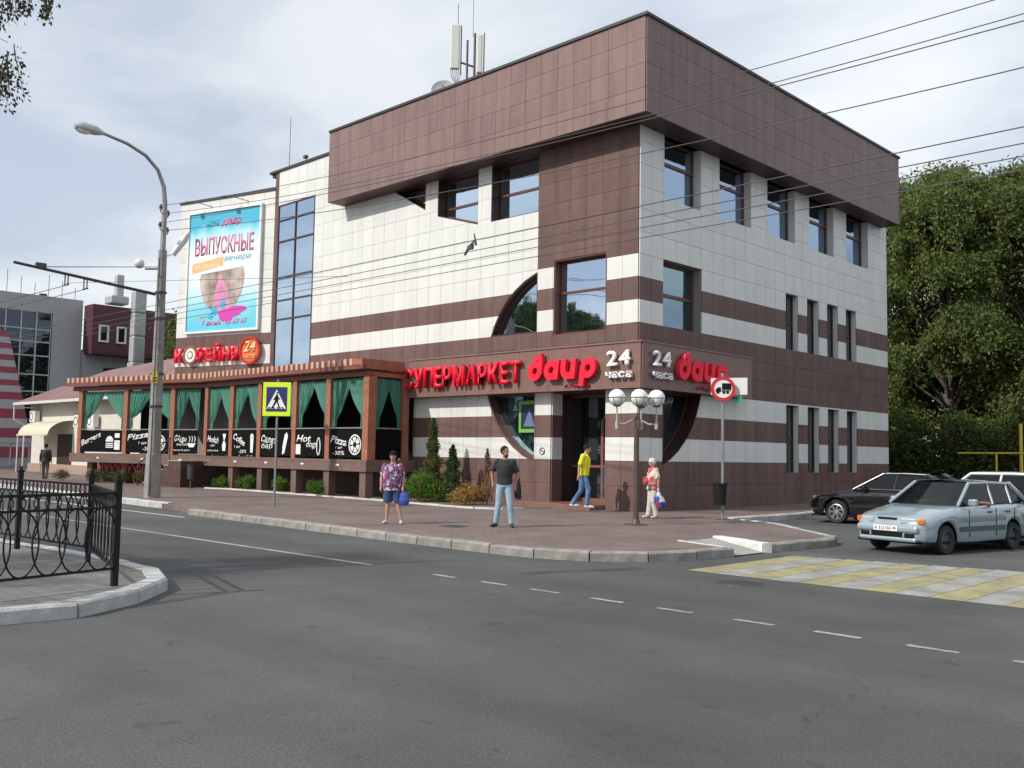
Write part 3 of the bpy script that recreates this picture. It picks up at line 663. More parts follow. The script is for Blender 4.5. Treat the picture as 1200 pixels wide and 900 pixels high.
for q, g in ((rect(-1.02, -.06, .42, 1.42), mat('blue_door_panel', (.025, .10, .22), .3, noise=.2)), (rect(-1.02, -.06, 1.5, 3.0), M_glassd), (rect(-1.12, -.06, 3.1, 3.72), M_glassd), (rect(-2.84, -1.12, 1.5, 3.72), M_glassd), (rect(-2.84, -1.12, .42, 1.42), M_glassd)):
    mb = MB(); mb.prism(q, -.04, -.025, DF.M); mb.ob('door_pane', g, dr, Matrix.Identity(4))
mb = MB(); mb.tube([DF.w(-.16, 1.2, .05), DF.w(-.16, 2.0, .05)], .02); mb.ob('door_handle', M_metal, dr, Matrix.Identity(4))
mb = MB(); mb.box((PX0-1.35, BY-.75, .14), (PX1+.0, BY-.04, .30), I_); mb.box((PX0+.01, BY-.039, .14), (PX1-.01, BY+1.2, .30), I_); mb.ob('entrance_step', mat('step_stone', (.20, .105, .085), .4, noise=.15, nscale=6), SM, bevel=.012)
mb = MB(); mb.lathe([(0, 0), (.12, 0), (.12, .008)], 20, Matrix.Translation((0, 0, 0)) @ Matrix.Rotation(R_(90), 4, 'X'))
sg = mb.ob('no_smoking_sticker', M_signw, None, F.M @ Matrix.Translation((-3.82, -.045, 1.93))); tag(sg, 'small round white no-smoking sticker on the white stripe of the entrance pillar', 'sticker')
mb = MB()
for k in range(20):
    a0, a1 = 2*math.pi*k/20, 2*math.pi*(k+1)/20; mb.prism([(.115*math.cos(a0), .115*math.sin(a0)), (.115*math.cos(a1), .115*math.sin(a1)), (.09*math.cos(a1), .09*math.sin(a1)), (.09*math.cos(a0), .09*math.sin(a0))], .008, .012)
mb.box((-.06, -.012, -.01), (.06, -.008, .012)); mb.prism([(-.075, .065), (-.06, .08), (.075, -.065), (.06, -.08)], .012, .014); mb.ob('printed_symbol', M_black, sg)

# ------------------------------------------------------------------ shop signs
FL = Face((BX+.50, BY-.50), 0); RL = Face((BX+.50, BY-.50), R_(90))
def daup(face, u0, wd, m, parent, dep=.14, zb=4.20, xh=.60):
    """rounded italic word built from rings and stems"""
    s = xh; k = wd/(s*5.25)
    def strokes(parts, name='letter'):
        mb = MB()
        for i_, pr in enumerate(parts):
            if pr[0] == 'ring':
                _, cx, cz, ro, ri, a0, a1 = pr; n = max(4, int(abs(a1-a0)/12))
                for q in range(n):
                    t0, t1 = R_(a0+(a1-a0)*q/n), R_(a0+(a1-a0)*(q+1)/n)
                    pl = [(cx+ro*math.cos(t0), cz+ro*math.sin(t0)), (cx+ro*math.cos(t1), cz+ro*math.sin(t1)), (cx+ri*math.cos(t1), cz+ri*math.sin(t1)), (cx+ri*math.cos(t0), cz+ri*math.sin(t0))]
                    mb.prism([((x+.12*(z))*s*k, z*s) for x, z in pl], .0, dep)
            else: mb.prism([((x+.12*z)*s*k, z*s) for x, z in pr[1]], .0, dep+.004+.003*i_)
        mb.ob(name, m, parent, face.M @ Matrix.Translation((u0, -.06, zb)))
    R0, R1 = .53, .19
    strokes([('ring', .55, .5, R0, R1, 0, 360), ('p', [(.74, .3), (1.1, .3), (1.08, .9), (.95, 1.42), (.5, 1.28), (.42, 1.02), (.72, 1.08)])])
    strokes([('ring', 1.78, .5, R0, R1, 0, 360), ('p', [(1.97, -.02), (2.33, -.02), (2.33, 1.0), (1.97, 1.0)])])
    strokes([('ring', 3.02, .5, R0, R1, 180, 360), ('p', [(2.49, .5), (2.83, .5), (2.83, 1.02), (2.49, 1.02)]), ('p', [(3.21, -.02), (3.55, -.02), (3.55, 1.02), (3.21, 1.02)])])
    strokes([('ring', 4.42, .5, R0, R1, 0, 360), ('p', [(3.89, -.42), (4.23, -.42), (4.23, .75), (3.89, .6)])])
sn = empty('supermarket_sign', (BX-10, BY-.5, 4.1), 0, 'long red raised letter sign reading СУПЕРМАРКЕТ on the sunlit brown band over the entrance', 'sign')
letters('СУПЕРМАРКЕТ', FL, -10.80, 4.17, .70, 6.0, .12, M_red, sn, d=.06, offset=.022)
s2 = empty('brand_sign', (BX-4, BY-.5, 4.1), 0, 'red rounded italic word sign daup on the sunlit front band, right of the red capitals', 'sign')
daup(FL, -4.46, 3.0, M_red, s2)
letters('г.Элиста', FL, -2.95+.0, 3.935, .12, 1.0, .04, mat('dark_red_letter', (.45, .02, .03), .5), s2, d=.02, offset=.01, name='small_letter')
s3 = empty('opening_hours_sign', (BX-1, BY-.5, 4.1), 0, 'white 24 часа numerals on the sunlit front side of the corner band', 'sign')
letters('24', FL, -1.22, 4.53, .45, .88, .08, M_whitel, s3, d=.06, offset=.028); letters('часа', FL, -1.26, 4.15, .24, .98, .08, M_whitel, s3, d=.06, offset=.022)
s4 = empty('opening_hours_sign', (BX+.5, BY, 4.1), 0, 'white 24 часа numerals on the shaded right side of the corner band', 'sign')
letters('24', RL, .42, 4.53, .45, .92, .08, M_whitel, s4, d=.06, offset=.028); letters('часа', RL, .42, 4.15, .24, 1.0, .08, M_whitel, s4, d=.06, offset=.022)
s5 = empty('brand_sign', (BX+.5, BY+3, 4.1), 0, 'red rounded italic word sign daup on the shaded right side of the corner band', 'sign')
daup(RL, 1.62, 2.95, M_red, s5)
letters('г.Элиста', RL, 2.9, 3.935, .12, 1.0, .04, MATS['dark_red_letter'], s5, d=.02, offset=.01, name='small_letter')
mb = MB(); mb.box((-.9, -.06, 0), (.9, .0, .05)); 
for xx, lab in ((-6.2, 'long slim spotlight bar on the ledge above the red capitals'), (-1.6, 'long slim spotlight bar on the ledge above the white numerals')):
    q = mb.ob('spotlight_bar', M_dkmetal, None, FL.M @ Matrix.Translation((xx, .1, 5.25))); tag(q, lab, 'light bar')

# ------------------------------------------------------------------ left wing with the coffee house sign
WG = empty('left_wing_building', (KX, BY, 0), 0, 'white-tiled wing carrying the big blue poster, angled left of the glass stair tower', 'building')
IW = WM[WG.name].inverted()
mb = MB(); mb.box((-6.10, .0, .1), (0, 9, 13.66), IW @ W.M); mb.ob('wall', M_grout, WG)
mb = MB(); mb.box((-6.20, -.08, 13.66), (.0, 9, 13.78), IW @ W.M); mb.ob('roof_coping', M_roofdark, WG)
T = Tiler()
T.run(W, [-.698*k for k in range(9) if k < 9]+[-6.12], [4.9, 5.72, 6.6, 7.12]+[7.12+.727*k for k in range(1, 10)], [], lambda u, z: 'brown_panel' if z < 5.72 or 6.6 < z < 7.12 else 'white_panel')
WS = Face(tuple((W.M @ Vector((-6.10, 0, 0)))[:2]), WA-R_(90)); T.run(WS, [-.7*k for k in range(12)], [5.72, 7.12, 8.5, 9.9, 11.3, 13.66], [], lambda u, z: 'white_panel')
T.build(WG, dict(white_panel=M_white, brown_panel=M_brown))
ks = empty('coffee_house_sign', tuple(W.w(-4, 5.95)), 0, 'red raised letters КОФЕЙНЯ with coffee-cup O and round orange 24 badge', 'sign')
ltr = [('К', -6.42, .62), (None, -5.62, .8), ('Ф', -4.98, .60), ('Е', -4.31, .42), ('Й', -3.81, .48), ('Н', -3.25, .46), ('Я', -2.70, .44)]
for ch, u, wd in ltr:
    if ch:
        me, w_ = text_mesh(ch, .62, .12, .03, fit=wd); link('letter', me, M_red, ks, W.M @ Matrix.Translation((u+.45, -.12, 5.92)))
def disc(mb, r0, r1, z0=0, n=32, d0=0, d1=.05):
    for k in range(n):
        a, b = 2*math.pi*k/n, 2*math.pi*(k+1)/n
        mb.prism([(r1*math.cos(a), r1*math.sin(a)), (r1*math.cos(b), r1*math.sin(b)), (r0*math.cos(b), r0*math.sin(b)), (r0*math.cos(a), r0*math.sin(a))], d0, d1)
    return mb
Mo = mat('orange_badge', (.75, .13, .03), .4); Mc = W.M @ Matrix.Translation((-4.91, -.16, 6.25))
disc(MB(), .0, .40).ob('cup_disc', M_signw, ks, Mc); disc(MB(), .34, .46, d1=.07).ob('cup_ring', mat('bronze_ring', (.25, .10, .06), .4), ks, Mc)
disc(MB(), .0, .2, d0=.051, d1=.06).ob('cup_print', mat('coffee_print', (.20, .18, .16), .6), ks, Mc); disc(MB(), .0, .13, d0=.062, d1=.068).ob('cup_print', M_signw, ks, Mc)
Mb = W.M @ Matrix.Translation((-1.05, -.18, 6.33)); disc(MB(), .0, .56).ob('badge_disc', Mo, ks, Mb); disc(MB(), .53, .64, d1=.1).ob('badge_rim', mat('badge_rim', (.42, .03, .02), .4), ks, Mb)
me, _w = text_mesh('24', .5, .03, .02, shear=.2, fit=.75); link('badge_numeral', me, mat('badge_cream', (.85, .5, .25), .5), ks, W.M @ Matrix.Translation((-1.42, -.235, 6.28)))
me, _w = text_mesh('часа', .22, .03, .012, shear=.2, fit=.7); link('badge_word', me, MATS['badge_cream'], ks, W.M @ Matrix.Translation((-1.40, -.235, 5.98)))
# the big poster
bb = empty('event_poster', tuple(W.w(-3.5, 7.3)), 0, 'tall pale blue advertising poster reading ВЫПУСКНЫЕ вечера on the white wing wall', 'poster')
Bf = Face(tuple(W.w(-5.43, 0)[:2]), WA); BW_, BH0, BH1 = 4.76, 7.27, 13.14
mb = MB(); ring(mb, rect(0, BW_, BH0, BH1), rect(.10, BW_-.10, BH0+.10, BH1-.10), .05, .2, Bf.M); mb.ob('poster_frame', mat('poster_frame', (.72, .73, .72), .5), bb, Matrix.Identity(4))
pm = mat('poster_sky', (.8, .9, .92), .45); t = pm.node_tree; g_ = t.nodes.new('ShaderNodeTexCoord'); sp_ = t.nodes.new('ShaderNodeSeparateXYZ'); t.links.new(g_.outputs['Generated'], sp_.inputs[0])
nz_ = t.nodes.new('ShaderNodeTexNoise'); nz_.inputs['Scale'].default_value = 4; nz_.inputs['Detail'].default_value = 5; t.links.new(g_.outputs['Generated'], nz_.inputs['Vector'])
a_ = t.nodes.new('ShaderNodeMath'); a_.operation = 'MULTIPLY_ADD'; a_.inputs[1].default_value = .22; t.links.new(nz_.outputs['Fac'], a_.inputs[0]); t.links.new(sp_.outputs['Z'], a_.inputs[2])
cr_ = t.nodes.new('ShaderNodeValToRGB'); t.links.new(a_.outputs[0], cr_.inputs[0]); e_ = cr_.color_ramp.elements
e_[0].position = .10; e_[0].color = (.10, .50, .68, 1); e_[1].position = 1.08; e_[1].color = (.05, .42, .60, 1)
for p_, c_ in ((.30, (.22, .62, .74, 1)), (.52, (.72, .84, .86, 1)), (.80, (.76, .86, .87, 1)), (.92, (.35, .68, .78, 1))):
    x_ = cr_.color_ramp.elements.new(p_); x_.color = c_
t.links.new(cr_.outputs[0], t.nodes['Principled BSDF'].inputs['Base Color'])
mb = MB(); mb.box((.08, -.14, BH0+.08), (BW_-.08, -.05, BH1-.08)); mb.ob('poster_sheet', pm, bb, Bf.M)
def ptxt(s, u, z, h, wd, col, sh=0.0, off=.0, nm='printed_word'):
    me, _ = text_mesh(s, h, .004, off, shear=sh, fit=wd); link(nm, me, col, bb, Bf.M @ Matrix.Translation((u, -.144, z)))
Mpk = mat('poster_pink', (.62, .10, .30), .5); Mtl = mat('poster_teal', (.04, .33, .45), .5); Mmg = mat('poster_magenta', (.60, .05, .38), .5)
ptxt('КРК', 1.25, 12.36, .28, .8, Mtl, off=.03); ptxt('даир', 2.2, 12.36, .34, 1.25, Mpk, .15, .03)
ptxt('ВЫПУСКНЫЕ', .50, 11.02, .80, 3.8, mat('poster_rose', (.60, .16, .28), .5), off=.022); ptxt('вечера', 2.45, 10.62, .28, 1.7, Mtl, .3)
mb = MB(); mb.prism([(.35, 10.15), (2.4, 10.42), (2.4, 10.86), (.35, 10.62)], .142, .146); mb.ob('orange_ribbon', mat('poster_orange', (.85, .45, .22), .5), bb, Bf.M)
ptxt('в г. Элиста', .55, 10.38, .20, 1.6, mat('ribbon_text', (.9, .75, .6), .5))
n = 28; pl = [(2.35+1.45*math.cos(math.pi+math.pi*1.0*k/n), 9.9+1.75*math.sin(math.pi+math.pi*k/n)) for k in range(n+1)]+[(3.7, 10.3), (2.6, 10.2), (1.0, 10.1)]
mb = MB(); mb.prism(pl, .1405, .1455); mb.ob('printed_photo', mat('poster_photo', (.12, .07, .06), .5, noise=.9, nscale=1.3, col2=(.62, .52, .46)), bb, Bf.M)
mb = MB(); mb.prism([(1.75, 8.2), (3.0, 8.1), (2.75, 9.3), (2.2, 10.05), (1.95, 9.3)], .142, .148); mb.ob('printed_dress', mat('poster_dress', (.62, .25, .42), .5, noise=.3), bb, Bf.M)
mb = MB()
for cx, cz, ra, rb in ((2.9, 8.15, .75, .22), (3.4, 8.3, .6, .16), (2.7, 7.95, .45, .2)): mb.prism([(cx+ra*math.cos(2*math.pi*k/14), cz+rb*math.sin(2*math.pi*k/14)) for k in range(14)], .142, .151+ra*.001)
mb.ob('printed_petal', Mmg, bb, Bf.M)
mb = MB()
for cx, cz, r in ((1.95, 8.3, .27), (2.5, 8.55, .26), (1.7, 8.05, .18)): mb.prism([(cx+r*(.75+.25*math.cos(5*2*math.pi*k/20))*math.cos(2*math.pi*k/20), cz+r*(.75+.25*math.cos(5*2*math.pi*k/20))*math.sin(2*math.pi*k/20)) for k in range(20)], .142, .154+r*.001)
mb.ob('printed_flower', mat('poster_flower', (.02, .42, .62), .5), bb, Bf.M)
ptxt('7 июня', 1.15, 7.62, .26, 1.2, Mpk, off=.012); ptxt('67-67-67', 2.7, 7.62, .26, 1.35, Mpk, off=.012); ptxt('дискотека', 1.0, 7.98, .12, .9, mat('poster_olive', (.35, .40, .1), .5), .2)
for i, (u, lab) in enumerate(((.55, 'small spotlight on a bent bracket above the left corner of the poster'), (2.9, 'small spotlight on a bent bracket above the middle of the poster'))):
    r = empty('poster_spotlight', tuple(W.w(-5.43+u, 13.34)), WA, lab, 'spotlight')
    MB().tube([(.9, 0, .0), (.5, -.5, .12), (0, -.75, .15)], .018, 6).ob('bracket', M_dkmetal, r)
    MB().box((-.13, -.84, .08), (.11, -.68, .18)).ob('lamp_head', M_dkmetal, r, bevel=.02)

# ------------------------------------------------------------------ cafe terrace
CT = empty('cafe_terrace', (-39.43, 21.01, 0), 0, 'raised cafe veranda with terracotta posts, striped eave, green curtains and black menu banners', 'veranda')
IC = WM[CT.name].inverted(); Q = 1.035; K = (-39.43, 21.01); ca, sa = math.cos(WA), math.sin(WA)
def zq(z): return Q*z-.063
A = Face(K, 0); B = Face(K, WA)
for f_ in (A, B): f_.M = f_.M @ Matrix.Translation((0, 0, -.063)) @ Matrix.Scale(Q, 4)                      # A: straight part, u>0; B: angled part, u<0
def bent(d):                                          # kink line shifted outward by d (negative = inward)
    t = math.tan(WA/2); return (K[0]+d*t*1.0, K[1]-d)
def slabpoly(df, db, xr, ul):
    k1 = bent(df*Q); k2 = bent(db*Q); e1 = B.M @ Vector((-ul, -df, 0)); e2 = B.M @ Vector((-ul, -db, 0)); xr = xr*Q
    return [(xr, K[1]-df*Q), k1, (e1.x, e1.y), (e2.x, e2.y), k2, (xr, K[1]-db*Q)]
def solid(name, poly, z0, z1, m, root, bevel=0, kind=None):
    poly = ccw(poly); n = len(poly); mb = MB(); mb.add([(x, y, z0) for x, y in poly]+[(x, y, z1) for x, y in poly], [tuple(range(n-1, -1, -1)), tuple(range(n, 2*n))]+[(i, (i+1) % n, n+(i+1) % n, n+i) for i in range(n)], WM[root.name].inverted() if root else None)
    return mb.ob(name, m, root, bevel=bevel)
solid('floor_slab', slabpoly(0, -2.24, -26.56, 8.65), zq(1.12), zq(1.53), M_slab, CT)
solid('ceiling', slabpoly(-.03, -2.22, -26.6, 8.6), zq(4.60), zq(4.66), M_reveal, CT)
solid('front_beam', slabpoly(.0, -.22, -26.50, 8.60), zq(4.44), zq(4.597), M_darkply, CT)
solid('eave_board', slabpoly(.30, .14, -26.5, 8.85), zq(4.665), zq(4.80), M_darkply, CT)
mb = MB(); mb.box((11.30, .3, 4.44), (11.48, 1.82, 4.66)); mb.box((11.42, -.30, 4.68), (11.56, 1.60, 5.02)); mb.box((11.0, -.30, 4.81), (11.418, -.16, 5.02)); mb.ob('side_beam', M_ply, CT, A.M)
me_sl = MB().box((-.085, -.02, 0), (.085, 2.26, .23)).mesh('slat', M_cream)
k = 0
for i in range(33): link('slat', me_sl, None, CT, A.M @ Matrix.Translation((.18+i*.335, -.28, 4.805)))
for i in range(26): link('slat', me_sl, None, CT, B.M @ Matrix.Translation((-.20-i*.335, -.28, 4.805 if i > -1 else 0)))
mb = MB(); mb.prism(rect(.0, 11.0, 4.81, 4.99), .05, .10, IC @ A.M); mb.ob('slat_backing', M_darkply, CT); mb = MB(); mb.prism(rect(-8.7, 0.0, 4.81, 4.99), .05, .10, IC @ B.M); mb.ob('slat_backing', M_darkply, CT)
postsA = [x+38.1 for x in (-37.8, -35.7, -33.56, -31.1, -28.93)]; postsB = [-1.85, -4.9, -8.05]
me_po = MB().box((-.13, 0, 1.53), (.13, .26, 4.44)).mesh('post', M_ply)
for u in postsA: link('post', me_po, None, CT, A.M @ Matrix.Translation((u, .02, 0)))
MB().box((11.24, .02, 1.53), (11.56, .36, 4.44)).ob('post', M_ply, CT, A.M)
for u in postsB: link('post', me_po, None, CT, B.M @ Matrix.Translation((u, .02, 0)))
link('post', me_po, None, CT, A.M @ Matrix.Translation((11.4, 1.6, 0)))
bp_ = mat('black_banner', (.006, .006, .007), .85, spec=.1); chalk = mat('chalk_white', (.72, .72, .70), .6)
railm = mat('rail_steel', (.35, .33, .31), .4, metal=.5)
def curtain(face, u0, um, flip=1):
    n = 26; mrows = 16; P = []; tie0 = random.uniform(.70, .84); pw = random.uniform(.6, 1.0); wob = random.uniform(0, 6); zt0 = random.uniform(2.62, 2.80)
    for j in range(mrows+1):
        t = j/mrows; z = 4.40-(4.40-zt0)*t; tie = tie0
        if t < tie: s = (1-t/tie)**pw
        else: s = 0
        wd = (um-u0-flip*.10)*s+flip*.22*(1 if t >= tie else .9+.1*t); amp = .045*(1-.55*(1-s)); row = []
        for i in range(n+1):
            q = i/n; row.append((u0+flip*.03+wd*q+.012*math.sin(9*t+i), .14+amp*math.sin(q*2*math.pi*6+wob+.8*math.sin(3*t+wob)), z-(.04 if j == 0 and i % 4 == 2 else 0)-(.10*abs(math.sin(q*3)) if j == mrows else 0)))
        P.append(row)
    MB().grid(P).ob('curtain', M_curt, CT, face.M, smooth=180)
def cup_art(mb, u, z, w, h, d): mb.prism([(u+w*.15, z), (u+w*.85, z), (u+w, z+h*.78), (u, z+h*.78)], d, d+.004); mb.prism([(u-w*.1, z+h*.8), (u+w*1.1, z+h*.8), (u+w*.8, z+h), (u+w*.2, z+h)], d, d+.004)
def bay(face, u0, u1, head, subs, art, slope=0):   # slope>0 rises to the right
    w_ = u1-u0; MB().prism(rect(u0, u1, 1.60, 2.60), -.06, -.03).ob('menu_banner', bp_, CT, face.M)
    MB().box((u0, .03, 2.62), (u1, .06, 2.66)).ob('rail', railm, CT, face.M)
    MB().box((u0, .15, 4.38), (u1, .17, 4.40)).ob('curtain_rod', M_dkmetal, CT, face.M)
    m = (u0+u1)/2; curtain(face, u0, m, 1); curtain(face, u1, m, -1)
    me, _ = text_mesh(head, .27, .004, .020, shear=.25, fit=w_*.50); link('chalk_word', me, chalk, CT, face.M @ Matrix.Translation((u0+.08, .029, 2.14 if abs(slope) < .3 else (1.86 if slope > 0 else 2.26))) @ Matrix.Rotation(-slope, 4, 'Y'))
    for (s, du, z, h, f) in subs:
        me, _ = text_mesh(s, h, .004, .01, shear=.1, fit=f*w_); link('chalk_word', me, chalk, CT, face.M @ Matrix.Translation((u0+du*w_, .029, z)))
    mb = MB(); cu_, cz_ = u0+w_*.79, 2.05
    if art == 'disc':
        for k in range(24):
            a, b = 2*math.pi*k/24, 2*math.pi*(k+1)/24
            for ro, ri in ((.36, .31), (.27, .10)): mb.prism([(cu_+ro*math.cos(a), cz_+ro*math.sin(a)), (cu_+ro*math.cos(b), cz_+ro*math.sin(b)), (cu_+ri*math.cos(b), cz_+ri*math.sin(b)), (cu_+ri*math.cos(a), cz_+ri*math.sin(a))], -.03, -.024) if (k % 4 or ro > .3) else None
    elif art == 'burger':
        for k in range(16):
            a, b = math.pi*k/16, math.pi*(k+1)/16; mb.prism([(cu_-.25+.26*math.cos(a), 2.08+.26*math.sin(a)), (cu_-.25+.26*math.cos(b), 2.08+.26*math.sin(b)), (cu_-.25, 2.08)], -.03, -.026)
        for q in range(3): mb.prism(rect(cu_-.50, cu_, 1.80+q*.085, 1.85+q*.085), -.03, -.026)
        mb.prism(rect(cu_+.1, cu_+.42, 2.26, 2.46), -.03, -.026); mb.prism(rect(cu_+.08, cu_+.45, 1.72, 2.14), -.03, -.026)
    elif art == 'cup': cup_art(mb, cu_-.08, 1.70, .24, .75, -.03)
    elif art == 'glass':
        mb.prism([(cu_-.12, 2.45), (cu_+.16, 2.45), (cu_+.06, 2.2), (cu_-.02, 2.2)], -.03, -.026); mb.prism([(cu_-.1, 1.75), (cu_+.12, 1.75), (cu_+.16, 2.0), (cu_+.05, 2.18), (cu_-.03, 2.18), (cu_-.14, 2.0)], -.03, -.026)
    elif art == 'wrap':
        pr = [(cu_+.02*k_, 0) for k_ in (0,)]
        mb.prism([(cu_-.15, 1.66), (cu_+.0, 1.70), (cu_+.22, 2.35), (cu_+.14, 2.5), (cu_+.0, 2.42), (cu_-.12, 2.0)], -.03, -.026)
    elif art == 'dog':
        for k in range(18):
            a, b = 2*math.pi*k/18, 2*math.pi*(k+1)/18; mb.prism([(cu_+.13*math.cos(a), 1.98+.33*math.sin(a)), (cu_+.13*math.cos(b), 1.98+.33*math.sin(b)), (cu_+.08*math.cos(b), 1.98+.28*math.sin(b)), (cu_+.08*math.cos(a), 1.98+.28*math.sin(a))], -.03, -.026)
        mb.prism(rect(u0+.05, u0+.36, 1.68, 2.05), -.03, -.026)
    elif art == 'steam':
        for k in range(3): mb.prism([(cu_-.2+k*.16, 2.1), (cu_-.14+k*.16, 2.22), (cu_-.2+k*.16, 2.36), (cu_-.16+k*.16, 2.36), (cu_-.10+k*.16, 2.22), (cu_-.16+k*.16, 2.1)], -.03, -.026)
        mb.prism([(cu_-.3, 2.05), (cu_+.22, 2.05), (cu_+.1, 1.88), (cu_-.18, 1.88)], -.03, -.026)
    mb.ob('chalk_drawing', chalk, CT, face.M)
pa = postsA+[11.24+.13]
bay(A, pa[4]+.13, 11.24, 'Pizza', [('1 шт', .2, 1.9, .09, .22), ('-30%', .12, 1.68, .15, .36)], 'disc', -.15)
bay(A, pa[3]+.13, pa[4]-.13, 'Hot', [('dogs', .38, 1.95, .24, .36)], 'dog', 0)
bay(A, pa[2]+.13, pa[3]-.13, 'Салат', [('бар', .05, 1.88, .2, .36)], 'wrap', -.1)
bay(A, pa[1]+.13, pa[2]-.13, 'Coffee', [('1 шт', .1, 1.88, .1, .26), ('-20%', .3, 1.68, .13, .3)], 'cup', -.35)
bay(A, pa[0]+.13, pa[1]-.13, 'Hookah', [('от', .2, 1.92, .1, .2), ('напитки', .06, 1.72, .08, .5)], 'glass', -.1)
bay(B, -1.72, -.25, 'Обеды', [('вкусно', .15, 1.95, .1, .45), ('каждый день', .02, 1.72, .07, .7)], 'steam', -.1)
bay(B, -4.77, -1.98, 'Pizza', [('1 шт', .3, 1.98, .12, .2), ('-30%', .4, 1.70, .17, .24)], 'disc', .12)
bay(B, -7.92, -5.03, 'Burgers', [], 'burger', .32)
mb = MB(); mb.box((11.40, .36, 1.60), (11.44, 1.8, 2.60)); mb.ob('menu_banner', bp_, CT, A.M); MB().box((11.4, .36, 2.62), (11.44, 1.8, 2.66)).ob('rail', railm, CT, A.M)
sf = Face((0, 0), 0); sf.M = A.M @ Matrix.Translation((11.5, .30, 0)) @ Matrix.Rotation(R_(90), 4, 'Z'); curtain(sf, .1, .75, 1); curtain(sf, 1.4, .8, -1)
mb = MB(); mb.prism(rect(.2, 11.3, 1.54, 4.6), -2.24, -2.20, IC @ A.M); mb.ob('back_wall', M_interior, CT); mb = MB(); mb.prism(rect(-6.5, .5, 1.54, 4.6), -2.24, -2.20, IC @ B.M); mb.ob('back_wall', M_interior, CT)
# low pillars, bed lamps, under-floor wall
me_pl = MB().box((-.17, -.12, .14), (.17, .2, 1.118)).mesh('pillar', M_slab)
for u in (11.25, 9.1, 7.0, 4.6, 2.4): link('pillar', me_pl, None, CT, A.M @ Matrix.Translation((u, .2, 0)))
for u in (-3.0, -5.2, -7.6): link('pillar', me_pl, None, CT, B.M @ Matrix.Translation((u, .45, 0)))
Mug = mat('under_floor_stone', (.075, .038, .03), .6, noise=.25); mb = MB(); mb.prism(rect(.3, 11.2, .2, 1.118), -1.6, -1.5, IC @ A.M); mb.ob('under_floor_wall', Mug, CT); mb = MB(); mb.prism(rect(-8.4, .4, .14, 1.118), -1.6, -1.5, IC @ B.M); mb.ob('under_floor_wall', Mug, CT)
me_dl = MB().box((-.09, -.02, -.03), (.09, 0, .03)).mesh('bed_lamp', M_signw)
for u in (.7, 2.9, 5.2, 7.7, 9.9): link('bed_lamp', me_dl, None, CT, A.M @ Matrix.Translation((u, 0, 1.33)))
for u in (-1.2, -3.6, -6.6): link('bed_lamp', me_dl, None, CT, B.M @ Matrix.Translation((u, 0, 1.33)))
M_tab = mat('dark_table_wood', (.10, .05, .03), .4, noise=.2); M_cush = mat('red_chair_seat', (.25, .04, .03), .7)
for i, (u, bn) in enumerate(((10.1, 'rightmost Pizza'), (8.2, 'Hot dogs'), (5.8, 'Салат бар'), (3.5, 'Coffee'), (1.4, 'Hookah'))):
    T0 = A.M @ Matrix.Translation((u, .95, 1.53)); t_ = empty('cafe_table', tuple(T0.translation), 0, f'dark wooden cafe table standing behind the {bn} banner', 'table', 'cafe tables on the terrace')
    MB().box((-.42, -.35, .74), (.42, .35, .78)).ob('table_top', M_tab, t_, T0, bevel=.01); MB().tube([(0, 0, 0), (0, 0, .74)], .04, 8).lathe([(0, .02), (.25, .02), (.26, 0)], 12).ob('leg', M_dkmetal, t_, T0)
    MB().lathe([(0, .78), (.05, .78), (.03, .84), (.045, .95), (0, .95)], 10).ob('vase', M_signw, t_, T0)
    for sd in (-1, 1):
        C0 = T0 @ Matrix.Translation((sd*.72, .05, 0)); c_ = empty('cafe_chair', tuple(C0.translation), 0, f'dark cafe chair {"left" if sd < 0 else "right"} of the table behind the {bn} banner', 'chair', 'cafe chairs on the terrace')
        MB().box((-.22, -.22, .44), (.22, .22, .49)).ob('seat', M_cush, c_, C0, bevel=.015); MB().box((sd*.19, -.22, .55), (sd*.19+.03, .22, 1.0)).ob('backrest', M_tab, c_, C0, bevel=.01)
        for lx, ly in ((-.2, -.2), (.2, -.2), (-.2, .2), (.2, .2)): MB().box((lx-.018, ly-.018, 0), (lx+.018, ly+.018, .44)).ob('leg', M_tab, c_, C0)
        MB().box((sd*.20-.0, -.2, .44), (sd*.20+.025, -.17, .6)).ob('back_frame', M_tab, c_, C0)
    L1_ = A.M @ Matrix.Translation((u, 1.1, 0)); l_ = empty('pendant_lamp', tuple((A.M @ Vector((u, 1.1, 4.3)))), 0, f'small hanging lamp above the table behind the {bn} banner', 'lamp', 'pendant lamps on the terrace')
    MB().tube([(0, 0, 3.95), (0, 0, 4.6)], .012, 5).ob('cord', M_black, l_, L1_); MB().lathe([(.05, 3.98), (.22, 3.72), (.21, 3.72), (.04, 3.96)], 14).ob('lamp_shade', mat('amber_shade', (.45, .22, .08), .5), l_, L1_)
